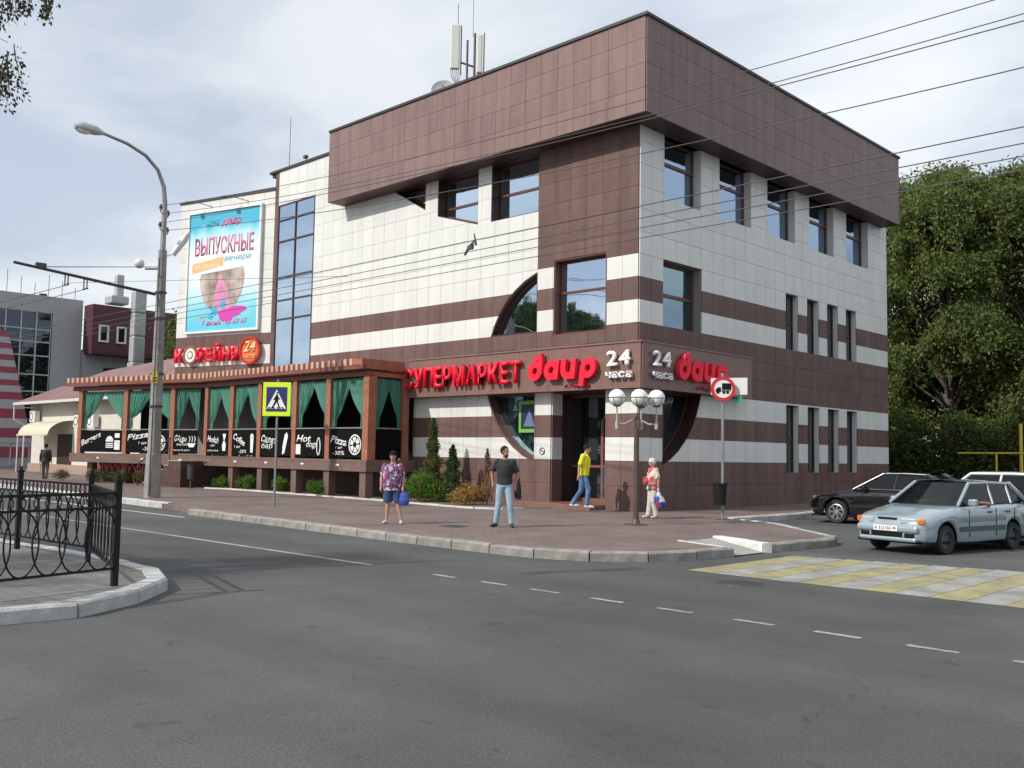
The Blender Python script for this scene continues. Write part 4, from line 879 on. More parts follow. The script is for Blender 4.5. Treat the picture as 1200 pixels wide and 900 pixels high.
# entrance stairs of the terrace
stp = empty('terrace_stairs', tuple(B.w(-1.2, .0, .9)), 0, 'small brown stone staircase with dark handrail leading up to the terrace', 'stairs')
for i in range(6):
    mb = MB(); mb.prism(rect(-1.98+i*.30, .25, .15+.19*i, .15+.19*(i+1)), .05, 1.25, B.M); mb.ob('step', mat('dark_stair_stone', (.085, .045, .038), .5, noise=.2), stp, Matrix.Identity(4))
    mb = MB(); mb.prism(rect(-2.0+i*.30, -1.67+i*.30 if i < 5 else .25, .15+.19*(i+1)+.001, .15+.19*(i+1)+.03), .05, 1.28, B.M); mb.ob('tread', mat('pale_tread', (.45, .40, .36), .6), stp, Matrix.Identity(4))
MB().tube([B.w(-2.4, .95, 1.2), B.w(-2.4, 1.15, 1.2), B.w(-.5, 2.25, 1.2), B.w(.2, 2.3, 1.2)], .03).tube([B.w(-2.4, .2, 1.2), B.w(-2.4, 1.1, 1.2)], .025).tube([B.w(-.5, 1.3, 1.2), B.w(-.5, 2.25, 1.2)], .025).tube([B.w(-2.3, .75, 1.2), B.w(-.5, 1.85, 1.2)], .018).ob('handrail', M_dkmetal, stp, Matrix.Identity(4))
rk = empty('crimson_rack', tuple(B.w(-5.0, .2, -.1)), WA, 'crimson zigzag metal rack with a red hoop under the left end of the terrace', 'rack'); M_cri = mat('crimson_metal', (.28, .015, .04), .5)
pz = []
for k in range(17): pz.append((-1.7+k*.2, 0, .62 if k % 2 else .98))
MB().tube(pz, .035, 6).ob('zigzag', M_cri, rk); MB().tube([(-1.8, 0, 1.0), (1.7, 0, 1.0)], .03, 6).ob('top_rail', M_cri, rk); MB().tube([(-1.7, 0, 0), (-1.7, 0, 1.0)], .03, 6).ob('leg', M_cri, rk); MB().tube([(1.6, 0, 0), (1.6, 0, 1.0)], .03, 6).ob('leg', M_cri, rk)
MB().tube([(1.3+.3*math.cos(2*math.pi*k/20), -.2, .31+.3*math.sin(2*math.pi*k/20)) for k in range(21)], .022, 6, cap=False).ob('hoop', M_cri, rk)
# planting bed with white edging
bedl = [(-37.6, 20.35), (-36.6, 20.62), (-35.5, 20.75), (-31, 20.66), (-27, 20.60), (-24.8, 20.5), (-22.4, 20.25), (-20.9, 20.2), (-20.25, 20.6), (-20.1, 21.3)]
sheet('planting_bed', bedl+[(-20.1, 23.3), (-37.5, 23.3)], .157, mat('bed_soil', (.14, .11, .085), .95, noise=.4, nscale=8, bump=.6))
ke = empty('bed_edging', (-28, 20.5, 0), kind='structure'); kerb(bedl, mat('white_edging', (.55, .53, .50), .8, var=.08), wid=.09, step=.8, z=.205, root=ke, side=-1)

# ------------------------------------------------------------------ plants
def blob_pts(n, c, r, shell=.55):
    d = rng.normal(size=(n, 3)); d /= np.linalg.norm(d, axis=1)[:, None]; q = rng.uniform(shell, 1, (n, 1))**.7
    return d*q*np.array(r)+np.array(c)
def shrub(name, x, y, r, h, m, label, cat='shrub', group=None, n=1500, size=.07, cone=False, z=.157):
    o = empty(name, (x, y, z), random.uniform(0, 6), label, cat, group)
    if cone:
        t = rng.uniform(0, 1, n); rr = r*((1-t)**.75)*rng.uniform(.5, 1.08, n)*(1+.25*np.sin(t*30)); th = rng.uniform(0, 6.283, n); pts = np.stack([rr*np.cos(th), rr*np.sin(th), .05+t*h], 1)
    else:
        cl = [blob_pts(n//9, (rng.normal()*r*.42, rng.normal()*r*.42, h*rng.uniform(.3, .72)), (r*.62, r*.62, h*.36), .3) for _ in range(9)]; pts = np.concatenate(cl); pts[:, 2] = np.maximum(pts[:, 2], .03)
    link('foliage', leaf_cloud('foliage', pts, size, m, droop=-.3 if cone else 0), None, o)
    mb = MB()
    for k in range(5):
        a = random.uniform(0, 6.28); mb.tube([(0, 0, -.02), (r*.3*math.cos(a), r*.3*math.sin(a), h*.4), (r*.55*math.cos(a), r*.55*math.sin(a), h*.7)] if not cone else [(0, 0, -.02), (.02*math.cos(a), .02*math.sin(a), h*(.5+.09*k))], [.015, .01, .004] if not cone else [.02, .006], 5)
    mb.ob('stem', M_twig, o); return o
for i, (x, lab) in enumerate(((-37.4, 'leftmost round green shrub under the terrace edge, beside the litter bin'), (-35.34, 'small round green shrub under the terrace, second from the litter bin'), (-32.93, 'small round green shrub right behind the pole of the blue crossing sign'), (-30.55, 'small round green shrub under the terrace, right of the crossing sign'))):
    shrub('round_shrub', x, 20.98, .33+.03*(i % 2), .60+.05*(i % 3), M_shrub, lab, group='round shrubs under the terrace edge')
shrub('large_round_shrub', -24.9, 21.35, .68, 1.1, M_shrub, 'large bright green round bush in front of the tall thuja', n=3500, size=.075)
shrub('tall_thuja', -25.15, 22.1, .42, 2.75, M_thuja, 'tallest narrow thuja with bronze-green foliage behind the bright bush', 'conifer', n=5200, size=.085, cone=True)
shrub('thuja', -24.35, 22.3, .45, 1.85, M_thuja if False else MATS['shrub_leaf'] if False else leaf_mat('deep_thuja', (.02, .055, .012), (.06, .11, .03)), 'dark green cone-shaped thuja in the middle of the planting bed', 'conifer', n=4200, size=.08, cone=True)
shrub('dried_shrub', -22.75, 21.45, .52, .72, M_dry, 'dried yellow-brown round bush in the planting bed', n=1700, size=.075)
o_ = shrub('bare_thuja', -22.55, 22.2, .24, 1.75, leaf_mat('brown_thuja', (.13, .07, .04), (.2, .12, .07)), 'thin withered brown thuja beside the dried bush', 'conifer', n=900, size=.07, cone=True)
mb = MB()
for k in range(16):
    a = random.uniform(0, 6.28); r_ = random.uniform(.1, .5); mb.tube([(0, 0, 0), (r_*.6*math.cos(a), r_*.6*math.sin(a), .6), (r_*math.cos(a), r_*math.sin(a), random.uniform(.9, 1.4))], [.012, .008, .003], 4)
mb.ob('bare_twig', M_twig, o_)
for i, (u, d, lab) in enumerate(((-3.6, -.2, 'low olive bush directly behind the concrete pole base'), (-5.0, -.15, 'low olive bush in the middle below the crimson rack'), (-6.6, .0, 'low olive bush below the left end of the crimson rack'))):
    p = B.w(u, 0, d); shrub('low_bush', p.x, p.y, .5, .62, M_thuja, lab, group='low bushes under the left part of the terrace', n=1300)
p = B.w(-8.9, 0, .1); shrub('green_tussock', p.x, p.y, .5, .6, M_thuja, 'low olive green tussock at the far left corner of the terrace', n=900)

def make_tree(name, h, r, leafn, lsize, m, base=.28, seed=1, clumps=60):
    rg = np.random.default_rng(seed); cs = []
    for k in range(clumps):
        t = rg.uniform(0, 1); z = h*(base+(1-base)*t); env = math.sin(math.pi*min(1, .18+.80*t))**.6; a = rg.uniform(0, 6.283); q = rg.uniform(.25, 1)**.6
        cs.append((r*env*q*math.cos(a), r*env*q*math.sin(a), z-r*.12))
    pts = []
    wts = rg.uniform(.4, 1.8, clumps); wts /= wts.sum()
    for c, wt in zip(cs, wts):
        n = max(50, int(leafn*wt)); s = rg.uniform(.10, .19)*r*(.7+.6*wt*clumps/1.1*.5); k = 7; dirs = rg.normal(size=(k, 3)); dirs[:, 2] = np.abs(dirs[:, 2])*.35; dirs /= np.linalg.norm(dirs, axis=1)[:, None]; sp = rg.integers(0, k, n)
        t = rg.uniform(0, 1, (n, 1)); arch = dirs[sp]*s*2.0*t-np.array([0, 0, 1])*(t**2)*s*2.3; g2 = np.array(c)+arch+np.clip(rg.normal(size=(n, 3)), -2, 2)*s*.27
        g = np.array(c)+np.clip(rg.normal(size=(n, 3)), -1.8, 1.8)*np.array([s, s, s*.6])*.75
        pts.append(np.where(rg.uniform(size=(n, 1)) < .7, g2, g))
    pts = np.concatenate(pts); me = leaf_cloud('crown', pts, lsize, m, droop=.7)
    mb = MB(); mb.tube([(0, 0, -.1), (.05, .02, h*.2), (.12, -.06, h*.45), (0, .1, h*.75)], [r*.065+.1, r*.05+.06, r*.035, .04], 9)
    for c in cs[::2]:
        z0 = min(h*.7, max(h*.16, c[2]*.62)); mb.tube([(.05, 0, z0), (c[0]*.45, c[1]*.45, z0+(c[2]-z0)*.6), c], [.10*r/5, .06*r/5, .02], 5)
    return me, mb.mesh('trunk', M_bark)
def put_tree(name, meshes, x, y, rz, s, label, group=None, z=0):
    o = empty(name, (x, y, z), rz, label, 'tree', group); o.scale = (1, 1, 1)
    Mx = WM[o.name] @ Matrix.Scale(s, 4)
    link('crown', meshes[0], None, o, Mx); link('trunk', meshes[1], None, o, Mx); return o
TA = make_tree('a', 17, 4.6, 120000, .20, M_leaf, seed=3, clumps=110, base=.08); TB = make_tree('b', 17, 4.8, 120000, .20, M_leaf2, seed=5, clumps=105, base=.07)
gt = 'trees beyond the parking lot'
for i, (x, y, s, V, lab) in enumerate(((-25.5, 60, 1.17, TA, 'leafy green tree whose crown shows just right of the building corner'), (-20.6, 58, 1.14, TA, 'tall light green tree standing over the black sedan'), (-15.8, 59.5, 1.16, TB, 'tall darker green tree behind the silver hatchback, at the right edge'),
        (-23, 67, 1.32, TB, 'dark green tree behind the first row, its top above the others'), (-17.5, 68, 1.30, TA, 'rear green tree seen through the gap between the front crowns'), (-31, 68, 1.2, TA, 'green tree mostly hidden behind the supermarket'))):
    put_tree('leafy_tree', V, x, y, i*1.3, s, lab, gt)
M_hedge = leaf_mat('hedge_leaf', (.04, .06, .018), (.10, .13, .04)); hp = np.concatenate([blob_pts(2600, (x, 53.5+rng.normal()*.5, 1.7), (2.2, 1.2, 2.2+rng.normal()*.5), .3) for x in np.arange(-28, 4, 2.0)]); hp[:, 2] = np.abs(hp[:, 2])
tag(link('undergrowth', leaf_cloud('undergrowth', hp, .22, M_hedge), None), 'dense dark undergrowth below the trees behind the parked cars', 'undergrowth', kind='stuff')
TS = make_tree('s', 9, 3.2, 16000, .26, M_leaf2, seed=9, clumps=34)
put_tree('distant_tree', TS, -57, 52, 0, 1.85, 'distant tree whose top shows above the wing roof near the corner'); put_tree('distant_tree', TS, -66, 36, 2, 1.5, 'distant tree showing between the concrete pole and the white wing')
# trees across the street, seen as reflections in the mirror glass
for i, (x, y, s, V) in enumerate(((-58, -44, 1.15, TB), (-67, -46, 1.3, TA), (-76, -43, 1.25, TB), (-87, -47, 1.35, TA), (-48, -52, 1.1, TA), (6, 84, .9, TB), (14, 80, .85, TA), (23, 84, .9, TB))):
    put_tree('leafy_tree', V, x, y, i*2.1, s, 'leafy tree outside the picture, seen only as a reflection in the windows', 'trees mirrored in the windows')

# near tree at the left whose hanging twigs reach into the frame
NT = empty('hanging_birch', (-16.3, -2.6, .145), 0, 'tree at the left with thin drooping twigs reaching into the top left corner', 'tree')
mb = MB(); mb.tube([(0, 0, 0), (.1, .1, 4), (.25, .5, 8), (.2, .6, 11)], [.20, .14, .08, .03], 10)
tips = []
for k in range(22):
    a = random.uniform(1.6, 6.28); rr = random.uniform(1.6, 3.2); z0 = random.uniform(5.5, 9)
    e_ = (rr*math.cos(a), rr*math.sin(a), z0+random.uniform(.4, 1.4)); tips.append(e_); mb.tube([(.15, .3, z0-1.6), (e_[0]*.5, e_[1]*.5, z0+.5), e_], [.028, .016, .006], 5)
mb.ob('trunk', M_bark, NT)
# twigs placed where they hang at the frame's corner
tw = MB(); lp = []
def twig(x, y, z, ln):
    p = [Vector((x, y, z))]; d = Vector((random.uniform(-.12, .12), random.uniform(-.12, .12), -1))
    for k in range(7): d = (d+Vector((random.uniform(-.15, .15), random.uniform(-.15, .15), -.2))).normalized(); p.append(p[-1]+d*ln/7)
    tw.tube(p, [.008-.0008*k for k in range(8)], 4)
    for k in range(int(ln*95)):
        t = random.uniform(0, 6.99); i = int(t); q = p[i].lerp(p[i+1], t-i); lp.append(q+Vector(rng.normal(size=3)*.035)-Vector(NT.location)*0)
for e_ in tips:
    for k in range(8): twig(e_[0]*(.62+.05*k)+random.uniform(-.3, .3), e_[1]*(.62+.05*k)+random.uniform(-.3, .3), e_[2]-.1*k, random.uniform(.9, 2.1))
main = [(1.35, 7.3, 6.95), (1.8, 7.1, 7.2)]
cor = []
for (px, lat0, dep, z, ln) in ((0, -5.98, 11.2, 7.22, .42), (0, -5.88, 11.2, 7.22, .5), (0, -5.76, 11.3, 7.24, .38), (0, -6.06, 11.2, 7.25, .45), (0, -5.68, 11.2, 7.2, .3), (0, -6.16, 11.1, 7.1, .5), (0, -6.10, 11.25, 6.35, .55), (0, -6.14, 11.25, 6.5, .7), (0, -6.08, 11.1, 6.2, .35)):
    cor.append((lat0*.7194+dep*-.6938+16.3, lat0*.6946+dep*.7167*1.0+2.6, z-.145, ln))
for (x, y, z, ln) in cor:
    for q in range(2): twig(x+random.uniform(-.08, .08), y+random.uniform(-.08, .08), z+random.uniform(0, .15), ln*random.uniform(.8, 1.1))
tw.tube([(.2, .5, 7.0), (1.2, 3.5, 8.4), (2.6, 5.6, 8.2), (cor[4][0], cor[4][1], 7.2)], [.022, .016, .011, .004], 6); tw.tube([(1.2, 3.5, 8.4), (2.4, 5.0, 7.6), (cor[7][0], cor[7][1], 6.5)], [.012, .009, .004], 5)
cw = np.concatenate([blob_pts(1500, (c[0]*.8, c[1]*.8, c[2]-.3), (1.0, 1.0, .8), .1) for c in tips[6:]]); lp = [Vector(p) for p in cw]+lp
tw.ob('twig', M_bark, NT)
link('leaf_spray', leaf_cloud('leaf_spray', np.array([tuple(p) for p in lp]), .055, leaf_mat('backlit_leaf', (.025, .03, .012), (.06, .07, .025)), droop=1.2, aspect=.6), None, NT)

# ------------------------------------------------------------------ concrete lamp pole with tram-wire bracket
PX, PY = -31.35, 15.01
LP = empty('street_lamp_pole', (PX, PY, .15), 0, 'tall stained concrete pole with curved steel lamp arm and long dark wire bracket', 'lamp post')
def lc(*a): return Matrix.Translation((PX, PY, 0))
mb = MB(); P_ = []
for z, r in ((.1, .275), (1.6, .25), (1.62, .215), (8.0, .145), (8.6, .14)):
    P_.append([(r*math.cos(R_(45+90*k+q)), r*math.sin(R_(45+90*k+q)), z) for k in range(4) for q in (-14, 14)])
mb.grid(P_, closed=True); mb.add([(p[0], p[1], 8.6) for p in P_[-1]], [tuple(range(8))]); mb.ob('shaft', M_conc, LP, lc())
arm = [(0, 0, 8.3), (0, 0, 10.2), (0, -.06, 10.8), (0, -.30, 11.35), (0, -.75, 11.75), (0, -1.4, 12.0), (0, -2.3, 12.16)]
MB().tube(arm, [.10, .09, .075, .065, .06, .055, .05], 10).ob('lamp_arm', M_metal, LP, lc(), smooth=60)
mb = MB(); mb.tube([(0, -2.2, 12.14), (0, -2.45, 12.17), (0, -2.9, 12.18), (0, -3.15, 12.14)], [.06, .15, .19, .08], 12); h_ = mb.ob('lamp_head', mat('lamp_grey', (.45, .46, .47), .4, metal=.3), LP, lc(), smooth=60)
sphere_mb((0, -2.85, 12.08), .17, sc=(.8, 1.6, .7)).ob('lamp_glass', mat('frosted_glass', (.7, .7, .68), .2), h_, lc(), smooth=180)
for k, (z, dx) in enumerate(((9.85, 1), (9.85, -1), (9.25, 1), (9.25, -1))):
    MB().tube([(0, 0, z), (dx*.3, -dx*.28, z), (dx*.3, -dx*.28, z+.12)], .018, 6).ob('insulator_arm', M_dkmetal, LP, lc())
    MB().lathe([(0, .02), (.06, .03), (.045, .07), (.07, .10), (.04, .14), (.03, .2), (0, .21)], 10, Matrix.Translation((dx*.3, -dx*.28, z+.05))).ob('insulator', mat('brown_porcelain', (.05, .03, .025), .3), LP, lc())
for z in (7.1, 6.2, 4.3, 3.2): MB().lathe([(.195-.009*z+.045, z), (.213-.009*z+.045, z), (.213-.009*z+.045, z+.06), (.195-.009*z+.045, z+.06)], 12).ob('steel_band', M_dkmetal, LP, lc())
MB().tube([(.2, -.2, .2), (.21, -.2, 4), (.17, -.18, 8.3)], .02, 6).ob('cable', M_dkmetal, LP, lc())
# small floodlights on the pole
MB().tube([(.0, 0, 8.35), (.30, .28, 8.5)], .025, 6).tube([(.26, .24, 8.45), (.55, .50, 9.0), (.66, .60, 9.25)], [.10, .13, .06], 10).ob('side_floodlight', mat('lamp_white', (.7, .71, .72), .35), LP, lc(), smooth=50)
MB().tube([(0, 0, 7.95), (-.45, -.38, 7.95)], .03, 6).ob('globe_bracket', M_dkmetal, LP, lc()); sphere_mb((-.62, -.52, 8.14), .17).ob('globe_light', MATS['frosted_glass'], LP, lc(), smooth=180)
br = [(0, -.2, 7.05), (0, -4.75, 7.45)]
MB().tube(br, [.055, .045], 8).ob('wire_bracket', M_dkmetal, LP, lc()); MB().tube([(0, -.12, 8.0), (0, -3.95, 7.42)], .014, 5).ob('bracket_stay', M_dkmetal, LP, lc()); MB().cbox((0, -3.95, 7.46), (.14, .3, .16)).ob('clamp', M_dkmetal, LP, lc())
HG = [(-3.15, 7.28), (-2.55, 7.23)]
for y, z in HG: MB().box((-.2, y-.02, z-.34), (.2, y+.02, z-.30)).box((-.14, y-.015, z-.32), (-.11, y+.015, z+.03)).box((.11, y-.015, z-.32), (.14, y+.015, z+.03)).ob('wire_hanger', M_dkmetal, LP, lc())
nb_ = mat('faded_yellow_notice', (.42, .36, .06), .6, noise=.5, nscale=9)
q = MB().box((-.11, -.012, 0), (.11, 0, .42)).ob('paper_notice', nb_, None, Matrix.Translation((PX+.150, PY-.150, 4.0)) @ Matrix.Rotation(R_(45), 4, 'Z')); tag(q, 'faded yellow paper notice pasted on the concrete pole', 'notice')
MB().box((-.08, -.014, .06), (.08, -.012, .10)).box((-.08, -.014, .16), (.08, -.012, .20)).ob('printed_line', MATS['black_matt'], q)

# ------------------------------------------------------------------ overhead wires
M_wire = mat('wire_black', (.06, .06, .062), .6)
def wire(p0, p1, sag, r, label, n=26, group=None):
    p0, p1 = Vector(p0), Vector(p1); L0 = (p0.x, p0.y, 0); o = empty('overhead_wire', p0, 0)
    bpy.data.objects.remove(o)
    pts = [p0.lerp(p1, i/n)-Vector((0, 0, 1))*sag*4*(i/n)*(1-i/n) for i in range(n+1)]
    q = MB().tube([p-p0 for p in pts], r, 5).ob('overhead_wire', M_wire, None, Matrix.Translation(p0)); return tag(q, label, 'wire', group)
gw = 'overhead wires crossing the picture'
wire((PX+.3, PY-.28, 10.05), (12, 15.0, 9.3), .95, .009, 'topmost thin wire crossing the sky right of the roof', group=gw)
wire((PX-.3, PY+.28, 10.0), (12, 15.05, 9.0), .98, .009, 'second wire from the top crossing the brown parapet', group=gw)
wire((PX+.3, PY-.28, 9.45), (12, 15.0, 8.6), .72, .010, 'third wire from the top crossing the brown parapet', group=gw)
wire((PX-.3, PY+.28, 9.4), (12, 15.0, 7.95), .92, .010, 'wire crossing the upper windows of the shaded side', group=gw)
for y, z, lab in ((13.35, 6.2, 'highest of the four lower wires crossing the white facade'), (14.05, 6.2, 'second highest of the four lower wires crossing the white facade'), (14.65, 6.2, 'second lowest of the four lower wires crossing the white facade'), (15.35, 6.2, 'lowest of the four wires crossing the white facade')):
    p0 = (-62, y, z+.2); wire(p0, (12, y, z),   .12, .009, lab, group=gw)
for (y, z), lab in zip(HG, ('left tram wire running from the bracket toward the grey building', 'right tram wire running from the bracket toward the grey building')):
    wire((PX, PY+y, z-.33), (-95, 11.5+y*.8, 8.0), .5, .012, lab); 
wire((PX, PY+HG[0][0], 7.02), (-20.5, 30.5-16+.4, 6.4), .0, .007, 'thin span wire passing behind the concrete pole')
fz = empty('wire_fitting', (-15.0, 14.2, 6.45), 0, 'black wire switch fitting hanging on the lower wires before the white facade', 'wire fitting')
MB().tube([(-.26, 0, -.30), (-.1, 0, -.12), (.05, 0, -.02)], [.025, .035, .015], 7).tube([(-.05, 0, -.1), (.09, 0, -.12), (.03, 0, .14)], [.02, .035, .012], 7).ob('switch_arm', M_wire, fz); MB().cbox((-.08, 0, -.16), (.14, .07, .08)).ob('switch_box', M_wire, fz)

# ------------------------------------------------------------------ signs and street lamp
cs = empty('crossing_sign', (-24.70, 15.56, .15), R_(36), 'square lime-bordered pedestrian crossing sign on a thin grey pole', 'road sign')
MB().tube([(0, 0, -.05), (0, 0, 3.75)], .034, 10).ob('pole', M_metal, cs)
MB().box((-.43, -.08, 2.66), (.43, -.05, 3.66)).ob('border_board', M_yg, cs, bevel=.012); MB().box((-.32, -.088, 2.80), (.32, -.081, 3.52)).ob('blue_field', M_blue, cs)
MB().prism([(-.30, 2.88), (.30, 2.88), (0, 3.45)], .089, .092).ob('white_triangle', M_signw, cs)
mb = MB(); d0, d1 = .0925, .0955
mb.prism([(-.02, 3.30), (.04, 3.30), (.06, 3.12), (.0, 3.08), (-.05, 3.12)], d0, d1)
for k in range(8): a, b = 2*math.pi*k/8, 2*math.pi*(k+1)/8; mb.prism([(.02, 3.345), (.02+.03*math.cos(a), 3.345+.03*math.sin(a)), (.02+.03*math.cos(b), 3.345+.03*math.sin(b))], d0, d1)
mb.prism([(.0, 3.12), (.05, 3.10), (.10, 2.95), (.15, 2.90), (.11, 2.89), (.06, 2.95)], d0, d1+.001).prism([(-.04, 3.12), (.02, 3.09), (-.06, 2.97), (-.13, 2.89), (-.17, 2.89), (-.1, 2.99)], d0, d1+.002)
mb.prism([(.03, 3.26), (.12, 3.16), (.10, 3.14), (.03, 3.2)], d0, d1+.003).prism([(-.02, 3.26), (-.10, 3.15), (-.08, 3.13), (0, 3.2)], d0, d1+.004); mb.ob('walking_figure', MATS['black_matt'], cs)
mb = MB()
for k in range(4): mb.prism([(-.26+k*.15, 2.885), (-.2+k*.15, 2.885), (-.19+k*.13, 2.93), (-.24+k*.13, 2.93)], .0965, .0975)
mb.ob('zebra_bar', MATS['black_matt'], cs)
ns = empty('no_trucks_sign', (-13.95, 22.63, .15), R_(40), 'round red-ringed no trucks sign on a grey pole with black bin', 'road sign')
MB().tube([(0, 0, -.05), (0, 0, 3.95)], .042, 10).ob('pole', M_metal, ns); MB().lathe([(0, .02), (.14, .02), (.16, 0)], 14).ob('foot_plate', M_dkmetal, ns)
zc = 3.52
def ndisc(name, r0, r1, da, db, m):
    mb = MB(); disc(mb, r0, r1, d0=da, d1=db); return mb.ob(name, m, ns, WM[ns.name] @ Matrix.Translation((0, 0, zc)))
ndisc('sign_plate', 0, .31, .05, .072, M_signw); ndisc('red_ring', .245, .33, .045, .082, M_signred)
mb = MB(); mb.prism(rect(-.03, .22, -.03, .15), .073, .078).prism([(-.20, -.09), (-.06, -.09), (-.06, .04), (-.13, .04), (-.20, -.02)], .073, .079).prism(rect(-.05, .20, -.07, -.045), .073, .077)
for cx in (-.14, .02, .12): disc_ = [(cx+.04*math.cos(2*math.pi*k/10), -.10+.04*math.sin(2*math.pi*k/10)) for k in range(10)]; mb.prism(disc_, .0795, .082)
mb.ob('truck_pictogram', M_black, ns, WM[ns.name] @ Matrix.Translation((0, 0, zc)))
bs = empty('side_facing_sign', (-13.88, 22.76, 3.3), R_(22), 'white rectangular back of a second sign turned away beside the no trucks sign', 'road sign')
MB().box((-.46, .06, .22), (.52, .09, .68)).ob('sign_plate', mat('sign_back_white', (.62, .63, .62), .5), bs); MB().box((-.02, .0, .1), (.02, .06, .5)).ob('bracket', M_metal, bs)
MB().box((.26, .055, -.05), (.38, .075, .19)).ob('small_green_tag', mat('tag_green', (.02, .30, .12), .5), bs)
lb = empty('pole_litter_bin', (-13.92, 22.45, .55), R_(40), 'small black litter bin fixed to the pole of the no trucks sign', 'litter bin')
mb = MB(); mb.lathe([(0, 0), (.15, 0), (.19, .56), (.165, .56), (.14, .03), (0, .03)], 16); mb.ob('bin_body', M_blackiron, lb, smooth=40); MB().lathe([(.185, .53), (.205, .53), (.205, .58), (.185, .58)], 16).ob('rim', M_blackiron, lb)
gl4 = empty('four_globe_street_lamp', (-14.12, 18.99, .15), R_(44), 'brown street lamp with four white wire-caged globes before the corner pillar', 'street lamp')
M_brpole = mat('brown_lamp_paint', (.085, .055, .045), .45, noise=.2)
MB().lathe([(.0, .0), (.28, .0), (.28, .02), (.11, .03), (.09, .10), (.075, .14)], 20).ob('base_plate', M_brpole, gl4, smooth=40); MB().tube([(0, 0, .05), (0, 0, 2.0), (0, 0, 2.62)], [.07, .065, .05], 12).ob('shaft', M_brpole, gl4, smooth=60)
M_globe = mat('opal_globe', (.80, .80, .78), .25, spec=.5); M_gbr = mat('grey_bracket', (.40, .40, .38), .5)
for i, (dx, dy) in enumerate(((-.50, -.15), (.02, -.30), (.17, .45), (.47, -.10))):
    L1 = Matrix.Identity(4); T_ = WM[gl4.name] @ Matrix.Translation((dx, dy, 0))
    MB().tube([(-dx, -dy, 2.60), (-dx*.4, -dy*.4, 2.44), (0, 0, 2.44)], .022, 6).tube([(0, 0, 2.32), (0, 0, 2.5)], .04, 8).tube([(0, 0, 2.5), (0, 0, 2.88)], .02, 6).ob('arm', M_gbr if i != 1 else M_brpole, gl4, T_)
    g_ = sphere_mb((0, 0, 3.08), .205, 24, 14).ob('globe', M_globe, gl4, T_, smooth=180)
    mb = MB(); mb.lathe([(.211, 3.07), (.216, 3.07), (.216, 3.085), (.211, 3.085)], 20).lathe([(.06, 2.86), (.09, 2.86), (.09, 2.89), (.06, 2.89)], 12)
    for k in range(6): a = 2*math.pi*k/6; mb.tube([(.213*math.cos(a)*math.cos(t), .213*math.sin(a)*math.cos(t), 3.08+.213*math.sin(t)) for t in (0, -.3, -.6, -.9, -1.15)], .006, 4)
    mb.ob('wire_cage', M_dkmetal, g_, T_)
tb = empty('ash_bin', (-38.16, 19.95, .15), 0, 'slim dark pedestal litter bin standing by the terrace stairs', 'litter bin')
MB().lathe([(.0, 0), (.13, 0), (.13, .03), (.05, .05), (.05, .35), (.15, .38), (.17, .95), (.15, .95), (.14, .42), (0, .42)], 14).ob('bin_body', M_dkmetal, tb, smooth=40); MB().lathe([(.0, 1.02), (.18, 1.0), (.19, .97), (.0, .96)], 14).ob('lid', M_blackiron, tb)

# ------------------------------------------------------------------ iron fence on the island
IF = empty('iron_fence', (-11.54, 5.1, .145), 0, 'black wrought iron fence with rows of rings around the paved traffic island', 'fence')
me_post = MB().box((-.035, -.035, 0), (.035, .035, 1.24)).box((-.045, -.045, 1.24), (.045, .045, 1.275)).box((-.02, -.02, 1.275), (.02, .02, 1.33)).mesh('fence_post', M_blackiron)
def ringmesh(rx, rz, t, n=26, name='ring'): return MB().tube([(rx*math.cos(2*math.pi*k/n), 0, rz*math.sin(2*math.pi*k/n)) for k in range(n+1)], t, 6, cap=False).mesh(name, M_blackiron)
me_ring = ringmesh(.205, .365, .011); me_sm = ringmesh(.10, .085, .008, 18, 'small_ring')
me_ring.shade_smooth(); me_sm.shade_smooth()
def fence_run(p0, p1, last=True):
    p0, p1 = Vector(p0), Vector(p1); d = p1-p0; Ln = d.length; an = math.atan2(d.y, d.x); M0 = Matrix.Translation((p0.x, p0.y, .145)) @ Matrix.Rotation(an, 4, 'Z')
    for z, hh in ((.21, .03), (.94, .028), (1.11, .032)): MB().box((.03, -.014, z-hh/2), (Ln-.03, .014, z+hh/2)).ob('rail', M_blackiron, IF, M0)
    n = max(2, round(Ln/.33)); st = (Ln-.1)/n
    for k in range(n): link('ring', me_ring, None, IF, M0 @ Matrix.Translation((.05+st*(k+.5), .0, .575)))
    m2 = max(3, round(Ln/.155)); s2 = (Ln-.1)/m2
    for k in range(m2): link('small_ring', me_sm, None, IF, M0 @ Matrix.Translation((.05+s2*(k+.5), 0, 1.025)))
    if last: link('fence_post', me_post, None, IF, M0 @ Matrix.Translation((Ln, 0, 0)))
link('fence_post', me_post, None, IF, Matrix.Translation((-11.54, 5.1, .145)))
fence_run((-11.54, 5.1), (-10.98, 2.75)); fence_run((-10.98, 2.75), (-11.1, .35)); fence_run((-11.1, .35), (-11.6, -2.0)); 
fence_run((-11.54, 5.1), (-14.17, 5.86)) ; fence_run((-14.17, 5.86), (-16.6, 5.72)); fence_run((-16.6, 5.72), (-19.4, 5.5)); fence_run((-19.4, 5.5), (-22.4, 5.3))

